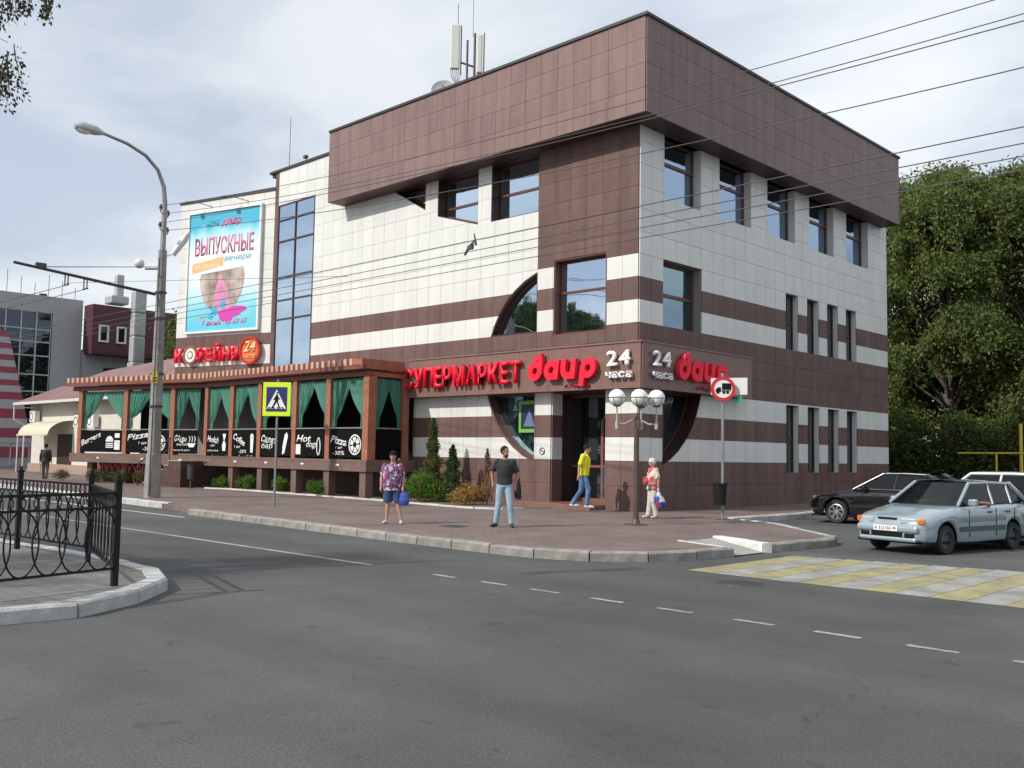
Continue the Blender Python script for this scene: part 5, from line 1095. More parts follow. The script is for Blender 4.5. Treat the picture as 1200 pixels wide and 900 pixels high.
# ------------------------------------------------------------------ antennas on the roof
an = empty('cell_antenna_mast', (-28.0, 26, 14.93), R_(44), 'mobile phone antenna mast with two tall pale panels on the flat roof', 'antenna')
Mpan = mat('antenna_panel', (.62, .63, .56), .4)
MB().tube([(-.02, 0, 0), (-.02, 0, 3.75)], .045, 8).tube([(.28, .0, .8), (.28, 0, 4.05)], .05, 8).tube([(-.3, 0, 2.82), (.3, 0, 2.62)], .04, 6).tube([(-.5, 0, 1.75), (-.02, 0, 1.55)], .05, 6).tube([(.5, 0, 1.9), (0, 0, 1.5)], .04, 6).ob('mast_frame', M_dkmetal, an)
MB().tube([(-.42, 0, 4.4), (-.42, 0, 5.3)], .013, 5).tube([(.2, 0, 3.9), (.2, 0, 5.6)], .010, 5).ob('whip_aerial', M_dkmetal, an)
MB().box((-.72, -.09, 2.52), (-.33, .09, 4.40)).ob('panel_antenna', Mpan, an, bevel=.05); MB().box((.36, -.12, 2.35), (.60, .07, 3.98)).ob('panel_antenna', Mpan, an, bevel=.05); MB().tube([(-.28, .05, 2.3), (-.28, .05, 4.4)], .025, 6).tube([(.66, .05, 2.2), (.66, .05, 4.1)], .025, 6).ob('panel_bracket', M_dkmetal, an)
mb = MB()
for k in range(5): mb.tube([(-.68+.08*k, 0, 2.5), (-.66+.08*k, 0, 2.2), (-.45+.03*k, 0, 1.9), (-.1, .0, 1.5)], .014, 5)
for k in range(4): mb.tube([(.42+.05*k, 0, 2.35), (.38+.03*k, 0, 2.0), (.25, .05, 1.6)], .016, 5)
mb.ob('cable', M_dkmetal, an); sphere_mb((.5, -.1, 1.62), .26, 12, 8, (1, .7, 1)).ob('relay_drum', M_dkmetal, an, smooth=180); MB().box((-.42, -.1, 1.1), (.0, .2, 1.5)).ob('junction_box', M_metal, an)
sd = empty('satellite_dish', (-29.4, 26, 14.93), R_(44), 'grey round satellite dish standing on the roof left of the antenna mast', 'satellite dish')
T_ = WM[sd.name] @ Matrix.Translation((0, -.2, 1.85)) @ Matrix.Rotation(R_(70), 4, 'X'); MB().lathe([(0, .0), (.2, .02), (.38, .06), (.50, .12), (.52, .13), (.50, .10), (.38, .04), (0, -.03)], 28).ob('dish', mat('dish_grey', (.42, .43, .42), .5), sd, T_, smooth=60)
MB().tube([(0, 0, 0), (0, .0, 1.8)], .04, 8).ob('mount', M_dkmetal, sd); MB().tube([(0, -.2, 1.5), (0, -.75, 1.95)], .02, 6).ob('feed_arm', M_dkmetal, sd)
ra = empty('rod_aerial', (-40.95, 26, 13.4), 0, 'thin rod aerial standing on the roof above the stair tower', 'antenna'); MB().tube([(0, 0, 1.0), (0, 0, 5.1)], [.02, .012], 6).tube([(0, 0, 0), (0, 0, 1.2)], .035, 6).ob('rod', M_dkmetal, ra)
lf = empty('roof_floodlight', (-35.6, 23.5, 14.5), 0, 'tiny floodlight on the roof edge above the white facade', 'spotlight'); MB().tube([(0, 0, 0), (0, -.05, .2)], .02, 5).ob('bracket', M_dkmetal, lf); MB().cbox((0, -.08, .27), (.22, .14, .14)).ob('lamp_head', M_dkmetal, lf, bevel=.02)

# ------------------------------------------------------------------ buildings in the left background
GB = empty('grey_glazed_building', (-80, 31.7, 0), 0, 'light grey building with a large dark window grid and red striped slanted panel', 'building')
G = Face((-80, 31.7), R_(90)); M_gry = mat('grey_render', (.36, .37, .38), .7, noise=.06); wv = minus([rect(-30, 0, 0, 13.85)], [rect(-30, -2.35, 1.5, 12.5)])
wall('wall', G, wv, -.4, 0, M_gry, GB); IG = WM[GB.name].inverted(); MB().box((-100, 1.7, 0), (-80.41, 31.7, 13.7), IG).ob('side_wall', M_gry, GB)
M_gglass = mirror_glass('navy_glass', (.10, .13, .17), .4)
zs_ = [1.5, 3.2, 4.85, 6.15, 7.5, 9.0, 10.1, 11.1, 12.5]; us_ = [-30+1.15*k for k in range(25)]+[-2.35]
fr = MB()
for z in zs_: fr.prism(rect(-30, -2.35, z-.05, z+.05), -.2, -.05, G.M)
for u in us_: fr.prism(rect(u-.05, u+.05, 1.5, 12.5), -.2, -.045, G.M)
wf = fr.ob('window', mat('pale_mullion', (.42, .43, .44), .5), GB, Matrix.Identity(4))
for i in range(len(us_)-1):
    for j in range(len(zs_)-1):
        if us_[i] < -9: continue
        MB().prism(rect(.05, us_[i+1]-us_[i]-.05, .05, zs_[j+1]-zs_[j]-.05), -.18, -.16).ob('pane', M_gglass, wf, G.M @ Matrix.Translation((us_[i], random.uniform(-.01, .01), zs_[j])) @ Matrix.Rotation(random.uniform(-.01, .01), 4, 'Z'))
MB().prism(rect(-30, -9.2, 1.5, 12.5), -.18, -.16, G.M).ob('window_band', M_gglass, GB, Matrix.Identity(4))
Mst1 = mat('panel_crimson', (.30, .05, .09), .6); Mst2 = mat('panel_pale', (.40, .40, .42), .5)
zb = [1.0, 1.75, 2.45, 3.2, 3.95, 4.7, 5.41, 6.0, 6.5, 6.95, 7.45, 7.95, 8.45, 8.9, 9.35, 9.8, 10.25, 10.75]
for i in range(len(zb)-1):
    f0 = lambda z: -5.75+(10.99-z)/6.2*1.55+(0 if z > 0 else 0)
    MB().prism([(-16, zb[i]), (f0(zb[i]), zb[i]), (f0(zb[i+1]), zb[i+1]), (-16, zb[i+1])], .05, .22, G.M).ob('striped_panel', Mst1 if i % 2 == 0 else Mst2, GB, Matrix.Identity(4))
MB().prism(rect(-16, -2.6, .05, 1.0), .02, .12, G.M).ob('plinth', M_gry, GB, Matrix.Identity(4))
mb = MB()
for k in range(9): mb.tube([(-80.5, 31.2-k*1.05, 13.8), (-80.5, 31.2-k*1.05, 14.9+.4*(k % 3))], .03, 4)
mb.ob('roof_rod', M_metal, GB, Matrix.Identity(4)); MB().box((-80.6, 28.4, 13.85), (-80.2, 28.9, 14.05)).ob('roof_camera', M_dkmetal, GB, Matrix.Identity(4))
MR = empty('maroon_roofed_building', (-79, 31.8, 0), 0, 'grey building with a tall dark maroon metal mansard roof and two small windows', 'building')
G2 = Face((-78.5, 31.7), R_(90)); M_mar = mat('maroon_cladding', (.085, .022, .035), .5, noise=.15)
MB().box((-95, 31.75, 0), (-79.3, 46, 9.8)).ob('wall', mat('grey_render_dark', (.30, .31, .33), .75, noise=.08), MR, Matrix.Identity(4))
MB().prism([(-79.29+79.29-.0, 0)]*0+[(0, 9.6), (14, 9.6), (14, 13.4), (0, 13.4)], -1.2, .55, G2.M).ob('roof', M_mar, MR, Matrix.Identity(4)); MB().prism(rect(-.02, 14.1, 9.35, 9.6), -.9, .75, G2.M).ob('eave', mat('dark_maroon_trim', (.05, .015, .02), .5), MR, Matrix.Identity(4))
for u in (.75, 2.2):
    mb = MB(); p = rect(u-.25, u+.55, 10.35, 11.75); ring(mb, p, inset(p, .13), .5, .72, G2.M); f_ = mb.ob('window', mat('white_frame', (.7, .7, .7), .5), MR, Matrix.Identity(4)); MB().prism(inset(p, .13), .56, .6, G2.M).ob('pane', M_gglass, f_, Matrix.Identity(4))
for u, z, w_, h in ((1.6, 6.9, 1.4, 1.5), (5, 6.9, 1.4, 1.5)):
    mb = MB(); p = rect(u, u+w_, z, z+h); ring(mb, p, inset(p, .08), -.85, -.68, G2.M); f_ = mb.ob('window', M_dkmetal, MR, Matrix.Identity(4)); MB().prism(inset(p, .08), -.79, -.75, G2.M).ob('pane', M_gglass, f_, Matrix.Identity(4))
vd = empty('ventilation_duct', (-72, 32.6, 8.5), 0, 'large grey square ventilation duct climbing the maroon building and bending over its roof', 'duct')
M_duct = mat('galvanised_duct', (.42, .44, .43), .5, metal=.3, noise=.15)
Dq = lambda a, b, n='duct_section': MB().box(a, b).ob(n, M_duct, vd, Matrix.Identity(4), bevel=.1)
Dq((-72.6, 32.35, 8.4), (-71.8, 33.3, 10.4)); Dq((-72.6, 32.35, 10.42), (-71.8, 33.3, 12.2)); Dq((-72.6, 32.35, 12.22), (-71.8, 33.3, 13.9)); Dq((-74.0, 30.9, 12.85), (-72.7, 32.3, 13.5)); Dq((-73.6, 31.4, 13.5), (-73.0, 32.0, 15.2)); Dq((-72.7, 32.3, 7.9), (-71.7, 33.35, 8.38), 'duct_mouth')
HS = empty('cream_house', (-60, 24, 0), 0, 'low cream rendered house with faded red roof left of the terrace', 'house')
M_crm = mat('cream_render', (.60, .58, .52), .8, noise=.1)
MB().box((-68.0, 24, 0), (-47.5, 31, 4.75)).ob('wall', M_crm, HS, Matrix.Identity(4)); MB().box((-68.1, 23.85, .0), (-47.4, 24.0, .7)).ob('plinth', mat('pink_plinth', (.36, .25, .2), .8), HS, Matrix.Identity(4))
M_rf = mat('faded_red_roof', (.20, .11, .105), .6, noise=.2, nscale=.8)
mb = MB(); mb.add([(-69.0, 23.2, 4.75), (-47, 23.2, 4.75), (-47, 31.5, 4.75), (-69.0, 31.5, 4.75), (-64.5, 27.4, 7.0), (-51, 27.4, 7.4), (-69.0, 23.2, 4.6), (-47, 23.2, 4.6), (-47, 31.5, 4.6), (-69, 31.5, 4.6)], [(0, 1, 5, 4), (1, 2, 5), (2, 3, 4, 5), (3, 0, 4), (0, 6, 7, 1), (1, 7, 8, 2), (2, 8, 9, 3), (3, 9, 6, 0), (9, 8, 7, 6)]); mb.ob('roof', M_rf, HS, Matrix.Identity(4))
mb = MB(); mb.box((-69.05, 23.05, 4.55), (-46.9, 23.19, 4.72)); mb.tube([(-68.9, 23.1, 4.5), (-68.9, 23.1, 3.6), (-68.6, 23.7, 3.2), (-68.6, 23.7, .2)], .06, 6); mb.ob('gutter', mat('white_gutter', (.6, .6, .58), .5), HS, Matrix.Identity(4))
MB().box((-63.4, 23.94, .0), (-61.2, 23.99, 2.6)).ob('door', mat('dark_door', (.04, .025, .02), .5), HS, Matrix.Identity(4))
n = 8; P_ = [[(-66.2+5.0*i/10, 24-1.5*math.sin(math.pi/2*j/n), 2.55+.9*math.cos(math.pi/2*j/n)) for i in range(11)] for j in range(n+1)]
MB().grid(P_).box((-66.2, 22.4, 2.48), (-61.2, 22.52, 2.58)).ob('awning', mat('cream_awning', (.58, .57, .44), .5), HS, Matrix.Identity(4)); MB().tube([(-66.2, 22.5, 2.5), (-66.2, 22.5, 0)], .05, 6).ob('awning_post', MATS['white_gutter'], HS, Matrix.Identity(4))
for i, (x, z, lab) in enumerate(((-59.6, 3.0, 'white air conditioner box on the cream house wall nearest the terrace'), (-57.6, 3.0, 'white air conditioner box on the cream house seen through the leftmost curtains'), (-66.9, 3.4, 'white air conditioner box above the awning of the cream house'))):
    a_ = empty('air_conditioner', (x, 23.9, z), 0, lab, 'air conditioner'); MB().box((-.45, -.35, 0), (.45, 0, .75)).ob('housing', M_signw, a_, bevel=.03); mb = MB(); disc(mb, .22, .28, d0=.352, d1=.362); mb.ob('fan_ring', M_dkmetal, a_, WM[a_.name] @ Matrix.Translation((-.1, 0, .38)))
gf = empty('grey_barrier', (-72, 22, .15), R_(85), 'low pale tubular barrier in front of the striped grey building', 'barrier')
mb = MB()
for k in range(7): mb.tube([(-4+k*1.2, 0, 0), (-4+k*1.2, 0, 1.9)], .05, 5)
mb.tube([(-4, 0, 1.9), (3.2, 0, 1.9)], .05, 5).tube([(-4, 0, .3), (3.2, 0, .3)], .05, 5); mb.ob('tube_frame', M_metal, gf)
# yellow gas pipe at the right edge
yp = empty('yellow_gas_pipe', (-13, 45, 0), 0, 'yellow gas pipe on posts in front of the trees at the right edge', 'pipe'); M_yel = mat('yellow_pipe', (.55, .42, .04), .5, noise=.15)
MB().tube([(-2.6, 0, 2.2), (0, 0, 2.22), (6, 0, 2.22)], .038, 8).ob('pipe', M_yel, yp); MB().tube([(0, .0, 0), (0, 0, 3.5)], .07, 8).ob('post', M_yel, yp); MB().tube([(-1.0, 0, 0), (-1.0, 0, 2.2)], .045, 8).ob('post', M_yel, yp)

# ------------------------------------------------------------------ cars
def interp(tab, x):
    if x <= tab[0][0]: return tab[0][1]
    for (a, va), (b, vb) in zip(tab, tab[1:]):
        if x <= b: return va+(vb-va)*(x-a)/(b-a)
    return tab[-1][1]
def car(loc, rz, label, paint, deck, halfw, low, wb, wr, cab, roof_z, track, rim='spoke', group='cars in the parking lot', trim=None, nose=None, plate=None, glass=None, tail=None):
    """local frame: +x forward, origin on the ground under the front axle"""
    o = empty('parked_car', loc, rz, label, 'car', group); W0 = WM[o.name]
    x0, x1 = deck[0][0], deck[-1][0]; Ra = wr+.065; xs = set([p[0] for p in deck]+[p[0] for p in halfw])
    x = x0
    while x < x1: xs.add(round(x, 3)); x += .09
    for ax in (0, -wb):
        for k in range(17): xs.add(round(ax+Ra*math.cos(math.pi*k/16), 4))
    xs = sorted(q for q in xs if x0 <= q <= x1); rows = []
    for q in xs:
        zd = interp(deck, q); hw = interp(halfw, q); zl = interp(low, q)
        for ax in (0, -wb):
            dd = Ra**2-(q-ax)**2
            if dd > 0: zl = max(zl, wr+math.sqrt(dd))
        zl = min(zl, zd-.16); s = [(0, zd+.025), (.45*hw, zd+.02), (.80*hw, zd+.005), (.93*hw, zd-.02), (.985*hw, zd-.07)]
        zm = zd-.10; sp = zm-zl
        s += [(hw, zm), (hw*1.012, zm-.18*sp), (hw*1.008, zm-.36*sp), (hw*1.002, zm-.37*sp), (hw*1.01, zm-.65*sp), (hw*.99, zm-.9*sp), (hw*.955, zl)]
        rows.append([(q, y, z) for y, z in s]+[(q, -y, z) for y, z in reversed(s[1:])] if False else [(q, y, z) for y, z in s[::-1]]+[(q, -y, z) for y, z in s[1:]])
    mb = MB(); mb.grid(rows); c = len(rows[0]); k = len(rows)
    mb.f.append(tuple(range(c))); mb.f.append(tuple((k-1)*c+i for i in reversed(range(c)))); body = mb.ob('body', paint, o, smooth=38)
    # dark underside and wheel wells
    lowx = interp(low, -wb/2); MB().box((x0+.15, -track+.02, lowx-.02), (x1-.15, track-.02, lowx+.03)).box((-Ra-.02, -track+.16, lowx+.02), (Ra+.02, track-.16, wr+Ra-.05)).box((-wb-Ra-.02, -track+.16, lowx+.02), (-wb+Ra+.02, track-.16, wr+Ra-.05)).ob('underbody', M_black, o)
    # cabin: cab = (front base x, front top x, rear top x, rear base x, base half width, top half width, B pillar x, C pillar x)
    fb, ft, rt, rb, bw, tw_, bp, cp = cab; zf, zr = interp(deck, fb)+.02, interp(deck, rb)+.02
    def side(x, t, s): # point on the side glass plane: t=0 base, 1 roof
        zb_ = interp(deck, x); return (x, s*(bw+(tw_-bw)*t), zb_+.0+(roof_z-.03-zb_)*t)
    FB = lambda s: (fb, s*bw, zf); FT = lambda s: (ft, s*tw_, roof_z-.03); RT = lambda s: (rt, s*tw_, roof_z-.035); RB = lambda s: (rb, s*(bw-.03), zr)
    P_ = []
    for i in range(9):
        t = i/8; xx = ft+(rt-ft)*t; zc = roof_z+.03*math.sin(math.pi*min(1, .25+t*.6))-.03; P_.append([(xx+.04*(1-abs(s))*(1 if t == 0 else 0), s*tw_*1.01, zc+.035*(1-s*s)) for s in (-1, -.85, -.5, 0, .5, .85, 1)])
    P2 = [[(x, y, z-.03) for x, y, z in r] for r in P_]
    mb = MB(); mb.grid(P_).grid([r[::-1] for r in P2]); mb.ob('roof', paint, o, smooth=60)
    for s in (1, -1):
        mb = MB(); mb.tube([FB(s), FT(s)], .034, 6).tube([FT(s), lerp(FT(s), RT(s), .5)[:2]+(roof_z-.015,), RT(s)], .034, 6).tube([RT(s), RB(s)], .06, 6)
        for px in (bp, cp):
            if px is not None: mb.tube([side(px, 0, s), side(px-.06, 1, s)], .026, 6)
        tag(mb.ob('window_pillars', paint, o), kind='stuff')
        if trim: off = (0, s*.035, .012); q = lambda p: tuple(p[i]+off[i] for i in range(3)); MB().tube([q(FB(s)), q(FT(s)), q(lerp(FT(s), RT(s), .5)[:2]+(roof_z-.015,)), q(RT(s)), q(RB(s))], .013, 6).ob('chrome_line', trim, o)
    gm = glass or M_carglass
    def pane(a, b, c_, d, bow, name):
        P_ = []
        for i in range(7):
            u = i/6; l = lerp(a, d, u); r = lerp(b, c_, u); row = []
            for j in range(9): v = j/8; p = lerp(l, r, v); row.append((p[0]+bow*(1-(2*v-1)**2), p[1], p[2]))
            P_.append(row)
        return MB().grid(P_).ob(name, gm, o, smooth=180)
    pane(FB(1), FB(-1), FT(-1), FT(1), .09, 'windscreen'); pane(RB(-1), RB(1), RT(1), RT(-1), -.05, 'rear_window')
    for s in (1, -1):
        ed = [fb-.02]+[p for p in (bp, cp) if p is not None]+[rb+.02]
        for i in range(len(ed)-1):
            a, b = ed[i]-.03, ed[i+1]+.03; tp = lambda xx: min(max(xx, rt), ft) if True else xx
            q = [side(a, .03, s), side(b, .03, s), side(max(b-.06, rt+.02) if i < len(ed)-2 else rt+.03, .95, s), side(min(a-.06, ft-.02), .95, s)]
            mb = MB(); mb.add(q+[(p[0], p[1]-s*.006, p[2]) for p in q], [(0, 1, 2, 3), (7, 6, 5, 4)]); mb.ob('side_window', gm, o)
    # interior
    mi = mat('car_interior', (.03, .03, .032), .8); zb_ = interp(deck, (fb+rb)/2)
    MB().box((rb+.1, -bw+.06, zb_-.02), (fb-.15, bw-.06, zb_+.035)).box((ft-.55, .12, zb_), (ft-.40, .52, zb_+.34)).box((ft-.55, -.52, zb_), (ft-.40, -.12, zb_+.34)).box((rt+.15, -.5, zb_), (rt+.3, .5, zb_+.25)).ob('interior', mi, o, bevel=.02)
    for s in (1, -1):
        mb = MB(); mb.box((fb-.42, min(s*(bw+.03), s*(bw+.2)), zf+.0), (fb-.30, max(s*(bw+.03), s*(bw+.2)), zf+.13)); mb.ob('mirror', paint, o, bevel=.03)
        for hx in (bp+.18, (cp if cp is not None else rb)+.2): MB().box((hx-.02, min(s*(interp(halfw, hx)), s*(interp(halfw, hx)+.02)), zb_-.17), (hx+.14, max(s*interp(halfw, hx), s*(interp(halfw, hx)+.022)), zb_-.135)).ob('door_handle', M_dkmetal, o)
        hw_ = interp(halfw, -wb/2)*1.004
        mb = MB()
        for dx in (fb-.30, bp, (cp if cp is not None else rb)-.02): mb.box((dx-.006, min(s*(hw_+.0), s*(hw_+.008)), lowx+.10), (dx+.006, max(s*hw_, s*(hw_+.008)), zb_-.08))
        mb.ob('door_gap', M_black, o)
    for ax in (0, -wb):
        for s in (1, -1):
            Tm = W0 @ Matrix.Translation((ax, s*(track-.09), wr)) @ Matrix.Rotation(R_(-90)*s, 4, 'X') @ (Matrix.Rotation(R_(14)*0, 4, 'Z'))
            rr = wr*.66; mb = MB(); mb.lathe([(rr, -.09), (wr*.93, -.095), (wr, -.06), (wr, .06), (wr*.93, .095), (rr, .09), (rr*.96, .02), (rr*.96, -.02), (rr, -.09)], 28); wl = mb.ob('wheel', M_tyre, o, Tm, smooth=35)
            mb = MB(); mb.lathe([(rr, .085), (rr*.92, .09), (rr*.88, .04), (rr*.5, .03), (0, .03)], 24)
            rm_ = mat('alloy_rim', (.55, .56, .57), .3, metal=.8) if rim == 'spoke' else mat('steel_rim', (.10, .10, .105), .5, metal=.4)
            if rim == 'spoke':
                mb.v = []; mb.f = []; mb.lathe([(rr, .085), (rr*.90, .092), (rr*.86, .05)], 24).lathe([(rr*.28, .07), (rr*.2, .085), (0, .085)], 14)
                for k in range(7):
                    a = 2*math.pi*k/7; ux, uy = math.cos(a), math.sin(a); px_, py_ = -uy, ux
                    mb.add([(ux*rr*.2+px_*.03, uy*rr*.2+py_*.03, .078), (ux*rr*.2-px_*.03, uy*rr*.2-py_*.03, .078), (ux*rr*.9-px_*.045, uy*rr*.9-py_*.045, .082), (ux*rr*.9+px_*.045, uy*rr*.9+py_*.045, .082)], [(0, 1, 2, 3), (3, 2, 1, 0)])
                MB().lathe([(rr*.95, .0), (0, .0)], 20).ob('brake_disc', M_black, wl, Tm)
            mb.ob('rim', rm_, wl, Tm, smooth=40)
    return o, dict(fb=fb, x0=x0, x1=x1, W0=W0, lowx=lowx)
def bx(o, name, a, b, m, bev=0, rot=0, piv=None):
    """detail box; rot turns it about the vertical through piv"""
    M0 = WM[o.name]
    if rot: M0 = M0 @ Matrix.Translation((*piv, 0)) @ Matrix.Rotation(R_(rot), 4, 'Z') @ Matrix.Translation((-piv[0], -piv[1], 0))
    return MB().box([min(a[i], b[i]) for i in range(3)], [max(a[i], b[i]) for i in range(3)]).ob(name, m, o, M0, bevel=bev)
P_sil = mat('silver_blue_paint', (.29, .365, .41), .32, metal=.2, coat=1.0, spec=.5); P_blk = mat('black_paint', (.006, .006, .007), .12, coat=1.0); P_wht = mat('white_paint', (.62, .65, .66), .25, coat=1.0); P_blu = mat('blue_paint', (.02, .07, .30), .25, coat=1.0)
# silver-blue hatchback
n_ = Vector((.98, -.197, 0)); fa = Vector((-7.05, 19.45, 0))-n_*.70
sil, inf = car((fa.x, fa.y, 0), math.atan2(-.98, -.197), 'silver-blue five-door hatchback turning out with a driver at the open window', P_sil,
    [(-3.28, .62), (-3.22, .93), (-3.0, .97), (-2.2, .96), (-.45, .925), (-.40, .90), (0, .855), (.5, .76), (.70, .70), (.78, .63), (.80, .52)],
    [(-3.28, .68), (-3.15, .76), (-2.6, .81), (-1, .815), (0, .81), (.45, .78), (.65, .73), (.76, .64), (.80, .52)],
    [(-3.28, .42), (-3.1, .28), (-2.46, .24), (-1, .22), (0, .24), (.6, .24), (.74, .28), (.80, .34)], 2.46, .285, (-.43, -1.10, -2.62, -3.08, .75, .585, -1.72, -2.42), 1.40, .78, rim='steel')
bx(sil, 'grille', (.74, -.20, .665), (.80, .20, .695), M_black)
M_hl = mat('headlight_glass', (.50, .53, .55), .08, metal=.3); M_or = mat('orange_indicator', (.65, .14, .02), .25)
for s in (1, -1):
    bx(sil, 'headlight', (.70, s*.27, .585), (.795, s*.59, .70), M_hl, .025, s*12, (.7, s*.4)); bx(sil, 'indicator', (.60, s*.60, .585), (.752, s*.735, .695), M_or, .025, s*30, (.69, s*.64))
    bx(sil, 'fog_lamp_recess', (.72, s*.38, .33), (.815, s*.58, .41), M_black, .01, s*8, (.75, s*.45)); bx(sil, 'tail_lamp', (-3.30, s*.42, .70), (-3.2, s*.70, .86), mat('tail_red', (.45, .01, .01), .25), .02)
    bx(sil, 'side_strip', (-3.22, s*.760, .43), (-2.85, s*.805, .53), mat('grey_strip', (.06, .08, .085), .5)); bx(sil, 'side_strip', (-2.06, s*.812, .43), (-.38, s*.832, .53), MATS['grey_strip'])
bx(sil, 'bumper', (.62, -.66, .42), (.835, .66, .55), P_sil, .04); bx(sil, 'bumper_lip', (.60, -.62, .24), (.82, .62, .33), P_sil, .04); bx(sil, 'lower_grille', (.72, -.34, .34), (.812, .34, .42), M_black)
pl_ = bx(sil, 'number_plate', (.836, -.26, .44), (.848, .26, .545), M_signw)
me, _ = text_mesh('А 312 КА', .07, .003, .006, fit=.36, name='plate_text'); link('plate_text', me, M_black, pl_, WM[sil.name] @ Matrix.Translation((.849, -.235, .458)) @ Matrix.Rotation(R_(90), 4, 'Z'))
me, _ = text_mesh('08', .05, .003, .004, fit=.07, name='plate_text'); link('plate_text', me, M_black, pl_, WM[sil.name] @ Matrix.Translation((.849, .16, .475)) @ Matrix.Rotation(R_(90), 4, 'Z'))
yb = bx(sil, 'dashboard_folder', (-.60, -.30, .95), (-.85, .10, 1.01), mat('yellow_folder', (.55, .45, .10), .6)); bx(sil, 'wiper', (-.44, -.5, .955), (-.42, .1, .965), M_black)
# black sedan
blk, _ = car((-12.45, 27.08, 0), R_(180), 'shiny black sedan with silver seven-spoke wheels parked against the brown wall', P_blk,
    [(-3.75, .75), (-3.68, 1.0), (-3.0, 1.03), (-2.0, .99), (-.55, .97), (-.45, .95), (0, .90), (.5, .82), (.78, .74), (.92, .62)],
    [(-3.75, .70), (-3.5, .84), (-2.6, .90), (-1, .905), (0, .89), (.5, .84), (.75, .76), (.92, .60)],
    [(-3.75, .45), (-3.5, .3), (-2.7, .23), (-1, .21), (0, .23), (.7, .24), (.92, .36)], 2.72, .335, (-.48, -1.28, -2.45, -3.35, .80, .60, -1.62, -2.62), 1.46, .87, trim=mat('chrome_trim', (.75, .76, .77), .12, metal=1.0))
for s in (1, -1): bx(blk, 'headlight', (.60, s*.50, .64), (.82, s*.72, .76), M_hl, .03, s*30, (.7, s*.6)); bx(blk, 'chrome_window_line', (-3.2, s*.80, .995), (-.6, s*.822, 1.015), MATS['chrome_trim'])
bx(blk, 'grille', (.84, -.42, .50), (.935, .42, .62), M_black, .02)
# white crossover and blue car behind
wht, _ = car((-8.75, 23.9, 0), R_(178), 'white hatchback seen over the roof of the silver-blue hatchback', P_wht,
    [(-3.55, .75), (-3.48, 1.12), (-3.1, 1.14), (-2.0, 1.06), (-.55, 1.0), (-.45, .97), (0, .92), (.5, .84), (.72, .74), (.82, .6)],
    [(-3.55, .72), (-3.3, .86), (-2.6, .90), (-1, .90), (0, .89), (.5, .84), (.82, .62)],
    [(-3.55, .45), (-3.3, .3), (-2.6, .25), (-1, .23), (0, .25), (.82, .36)], 2.62, .33, (-.34, -.98, -2.80, -3.42, .80, .62, -1.60, -2.55), 1.57, .87)
for s in (1, -1): bx(wht, 'tail_lamp', (-3.58, s*.55, .88), (-3.25, s*.895, 1.05), MATS['tail_red'], .03); bx(wht, 'headlight', (.58, s*.50, .64), (.80, s*.76, .78), M_hl, .03, s*26, (.66, s*.6))
blu, _ = car((-10.6, 31.2, 0), R_(178), 'blue car whose roof shows behind the white hatchback at the right edge', P_blu,
    [(-3.5, .8), (-3.4, 1.0), (-3.0, 1.03), (-2.0, .98), (-.55, .95), (0, .88), (.5, .80), (.82, .6)],
    [(-3.5, .70), (-3.3, .82), (-2.6, .86), (-1, .87), (0, .86), (.5, .80), (.82, .6)],
    [(-3.5, .45), (-3.3, .3), (-1, .22), (.82, .36)], 2.6, .31, (-.48, -1.2, -2.6, -3.2, .77, .60, -1.6, -2.5), 1.47, .83)
for s in (1, -1): bx(blu, 'tail_lamp', (-3.53, s*.5, .78), (-3.3, s*.82, .95), MATS['tail_red'], .03); bx(blu, 'headlight', (.58, s*.48, .62), (.80, s*.72, .75), M_hl, .03, s*26, (.66, s*.6))

# ------------------------------------------------------------------ people
def remesh(mb, name, m, parent, vox=.014, sm=5, M=None):
    me = mb.mesh('tmp'); bm = bmesh.new(); bm.from_mesh(me); bmesh.ops.recalc_face_normals(bm, faces=bm.faces[:]); bm.to_mesh(me); bm.free()
    o = bpy.data.objects.new('tmp', me); COL.objects.link(o); r = o.modifiers.new('r', 'REMESH'); r.mode = 'VOXEL'; r.voxel_size = vox
    s = o.modifiers.new('s', 'SMOOTH'); s.factor = .5; s.iterations = sm
    bpy.context.view_layer.update(); me2 = bpy.data.meshes.new_from_object(o.evaluated_get(bpy.context.evaluated_depsgraph_get())); bpy.data.objects.remove(o); me2.name = name; me2.materials.clear(); me2.materials.append(m)
    return link(name, me2, None, parent, M, smooth=180)
def ball(mb, c, r, sc=(1, 1, 1), n=12, m=8):
    s = sphere_mb(c, r, n, m, sc)
    k = len(mb.v); mb.v += s.v; mb.f += [tuple(i+k for i in f) for f in s.f]; return mb
def loft(mb, rings, n=18):
    """closed loft of elliptical rings: (cx, cy, cz, rx, ry)"""
    P_ = [[(cx+rx*math.cos(2*math.pi*k/n), cy+ry*math.sin(2*math.pi*k/n), cz) for k in range(n)] for cx, cy, cz, rx, ry in rings]
    mb.grid(P_, closed=True); b = len(mb.v)-n*len(rings); mb.f.append(tuple(b+k for k in range(n))); mb.f.append(tuple(len(mb.v)-n+k for k in range(n))[::-1]); return mb
M_skin = mat('skin', (.44, .24, .17), .55, noise=.08); M_skin2 = mat('tanned_skin', (.36, .18, .12), .55, noise=.08); M_eye = mat('eye_dark', (.02, .015, .015), .3); M_lip = mat('lips', (.35, .10, .09), .5)
